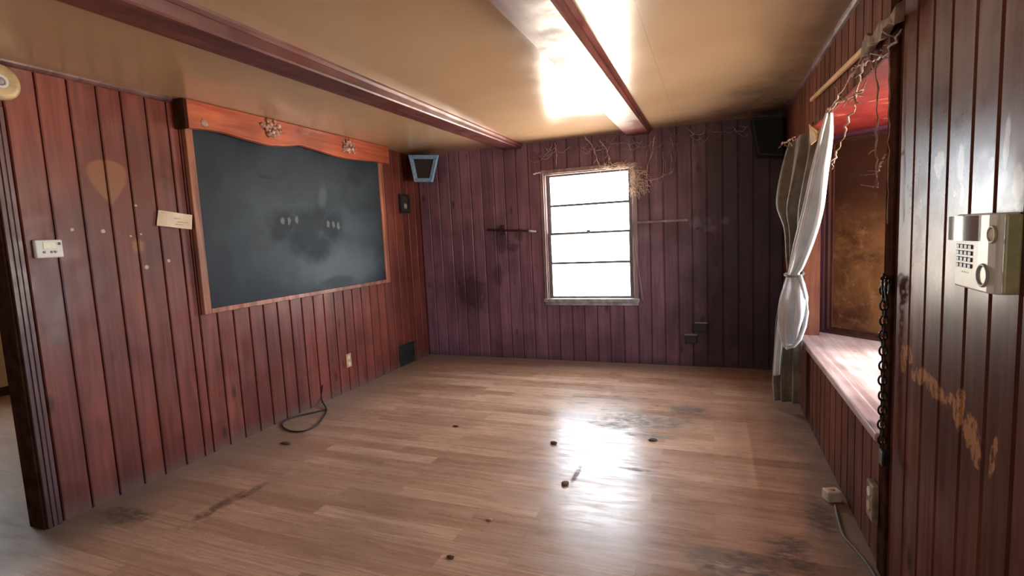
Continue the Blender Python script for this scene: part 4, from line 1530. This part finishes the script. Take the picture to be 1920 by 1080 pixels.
ear = mb.build('round_recess', M['grey'], ph, smooth=True)
mb = MB()
mb.disc_stack((fpt(yc) + 0.001, yc - .002, zc), (-1, 0, 0), [(0.0195, 0), (0.018, 0.006), (0.010, 0.0085), (0.003, 0.009)], 26)
mb.build('round_cap', M['cream'], ear, smooth=True)
mb = MB()
yc2, zc2 = 1.422, 1.338
mb.torus((fpt(yc2) + 0.000, yc2, zc2), (1, 0, 0), 0.017, 0.003)
mb.build('side_recess', M['yellowed'], ph, smooth=True)

# ------------------------------------------------------------------ cables and litter on the floor
def smooth_path(pts, n=8):
    out = []
    for i in range(len(pts) - 1):
        p = [pts[max(0, i - 1)], pts[i], pts[i + 1], pts[min(len(pts) - 1, i + 2)]]
        for k in range(n):
            t = k / n
            out.append(0.5 * ((2 * p[1]) + (p[2] - p[0]) * t + (2 * p[0] - 5 * p[1] + 4 * p[2] - p[3]) * t * t + (3 * p[1] - p[0] - 3 * p[2] + p[3]) * t ** 3))
    out.append(pts[-1])
    return out


fl = lambda x, y, h=0.007: at(x, y, 2, h)
pts = [fl(x, y) for x, y in ((613, 767), (590, 773), (566, 778), (545, 784), (531, 791), (530, 800), (545, 808), (570, 808), (592, 798), (606, 782), (612, 768))]
pts = [Vector((max(p.x, L + 0.012), p.y, p.z)) for p in pts] + [Vector((L + 0.012, 3.44, 0.05)), Vector((L + 0.010, 3.47, 0.16))]
mb = MB()
mb.tube(smooth_path(pts), 0.006, 8)
tag(mb.build('black_cable', M['wire_black'], smooth=True), 'black cable loop lying on the floor against the left wall', 'cable')
pts = [fl(x, y) for x, y in ((1566, 948), (1572, 975), (1582, 1005), (1604, 1030), (1624, 1055), (1640, 1080), (1652, 1110))]
mb = MB()
mb.tube(smooth_path(pts), 0.006, 8)
tag(mb.build('grey_cable', M['wire_grey'], smooth=True), 'dusty grey cable trailing from the small white block along the right wall', 'cable')

bl = thing('small_block', 'small off white block on the floor near the right wall', 'block', (0.535, 2.80, 0))
c_ = fl(1560, 938, 0.0)
mb = MB()
ca, sa = math.cos(.35), math.sin(.35)
def rot(dx, dy, z):
    return Vector((c_.x + dx * ca - dy * sa, c_.y + dx * sa + dy * ca, z))
mb.loft([[rot(-.036, -.03, 0.001), rot(.036, -.03, 0.001), rot(.036, .03, 0.001), rot(-.036, .03, 0.001)],
         [rot(-.036, -.03, .055), rot(.036, -.03, .055), rot(.036, .03, .055), rot(-.036, .03, .055)]])
mb.build('block_body', M['stone'], bl, bevel=0.008, seg=3)
mb = MB()
mb.disc_stack(rot(0.0, 0.0, 0.055), (0, 0, 1), [(0.014, 0), (0.012, 0.003), (0.004, 0.004)], 14)
mb.build('top_button', M['debris_pale'], bl, smooth=True)

for (px, py, sx, sy, hz, mat, lab) in ((536, 832, .045, .020, .012, 'debris', 'small curled brown leaf on the floor below the cable loop'),
                                       (1038, 832, .026, .020, .016, 'debris', 'dark crumb at the left edge of the floor glare'),
                                       (1060, 908, .022, .030, .014, 'debris', 'dark crumb at the lower edge of the floor glare'),
                                       (855, 800, .024, .012, .010, 'debris', 'tiny brown chip alone left of the floor glare'),
                                       (1224, 826, .028, .022, .014, 'debris', 'dark crumb beside the big floor stain'),
                                       (845, 1046, .02, .012, .010, 'debris', 'tiny chip at the bottom of the floor centre'),
                                       (918, 976, .016, .012, .008, 'debris_pale', 'tiny tan chip on bare planks left of the glare')):
    p = fl(px, py, 0.0)
    rnd = random.Random(px)
    m = MB()
    rings = []
    for k, (s, z) in enumerate(((0.8, 0.0005), (1.0, 0.35), (0.8, 0.8), (0.3, 1.0))):
        rings.append([Vector((p.x + sx * s * math.cos(a) * rnd.uniform(.75, 1.2), p.y + sy * s * math.sin(a) * rnd.uniform(.75, 1.2), 0.0005 + hz * z)) for a in [2 * math.pi * j / 9 for j in range(9)]])
    m.loft(rings)
    tag(m.build('floor_debris', M[mat], smooth=True), lab, 'debris', 'crumbs and chips on the floor')
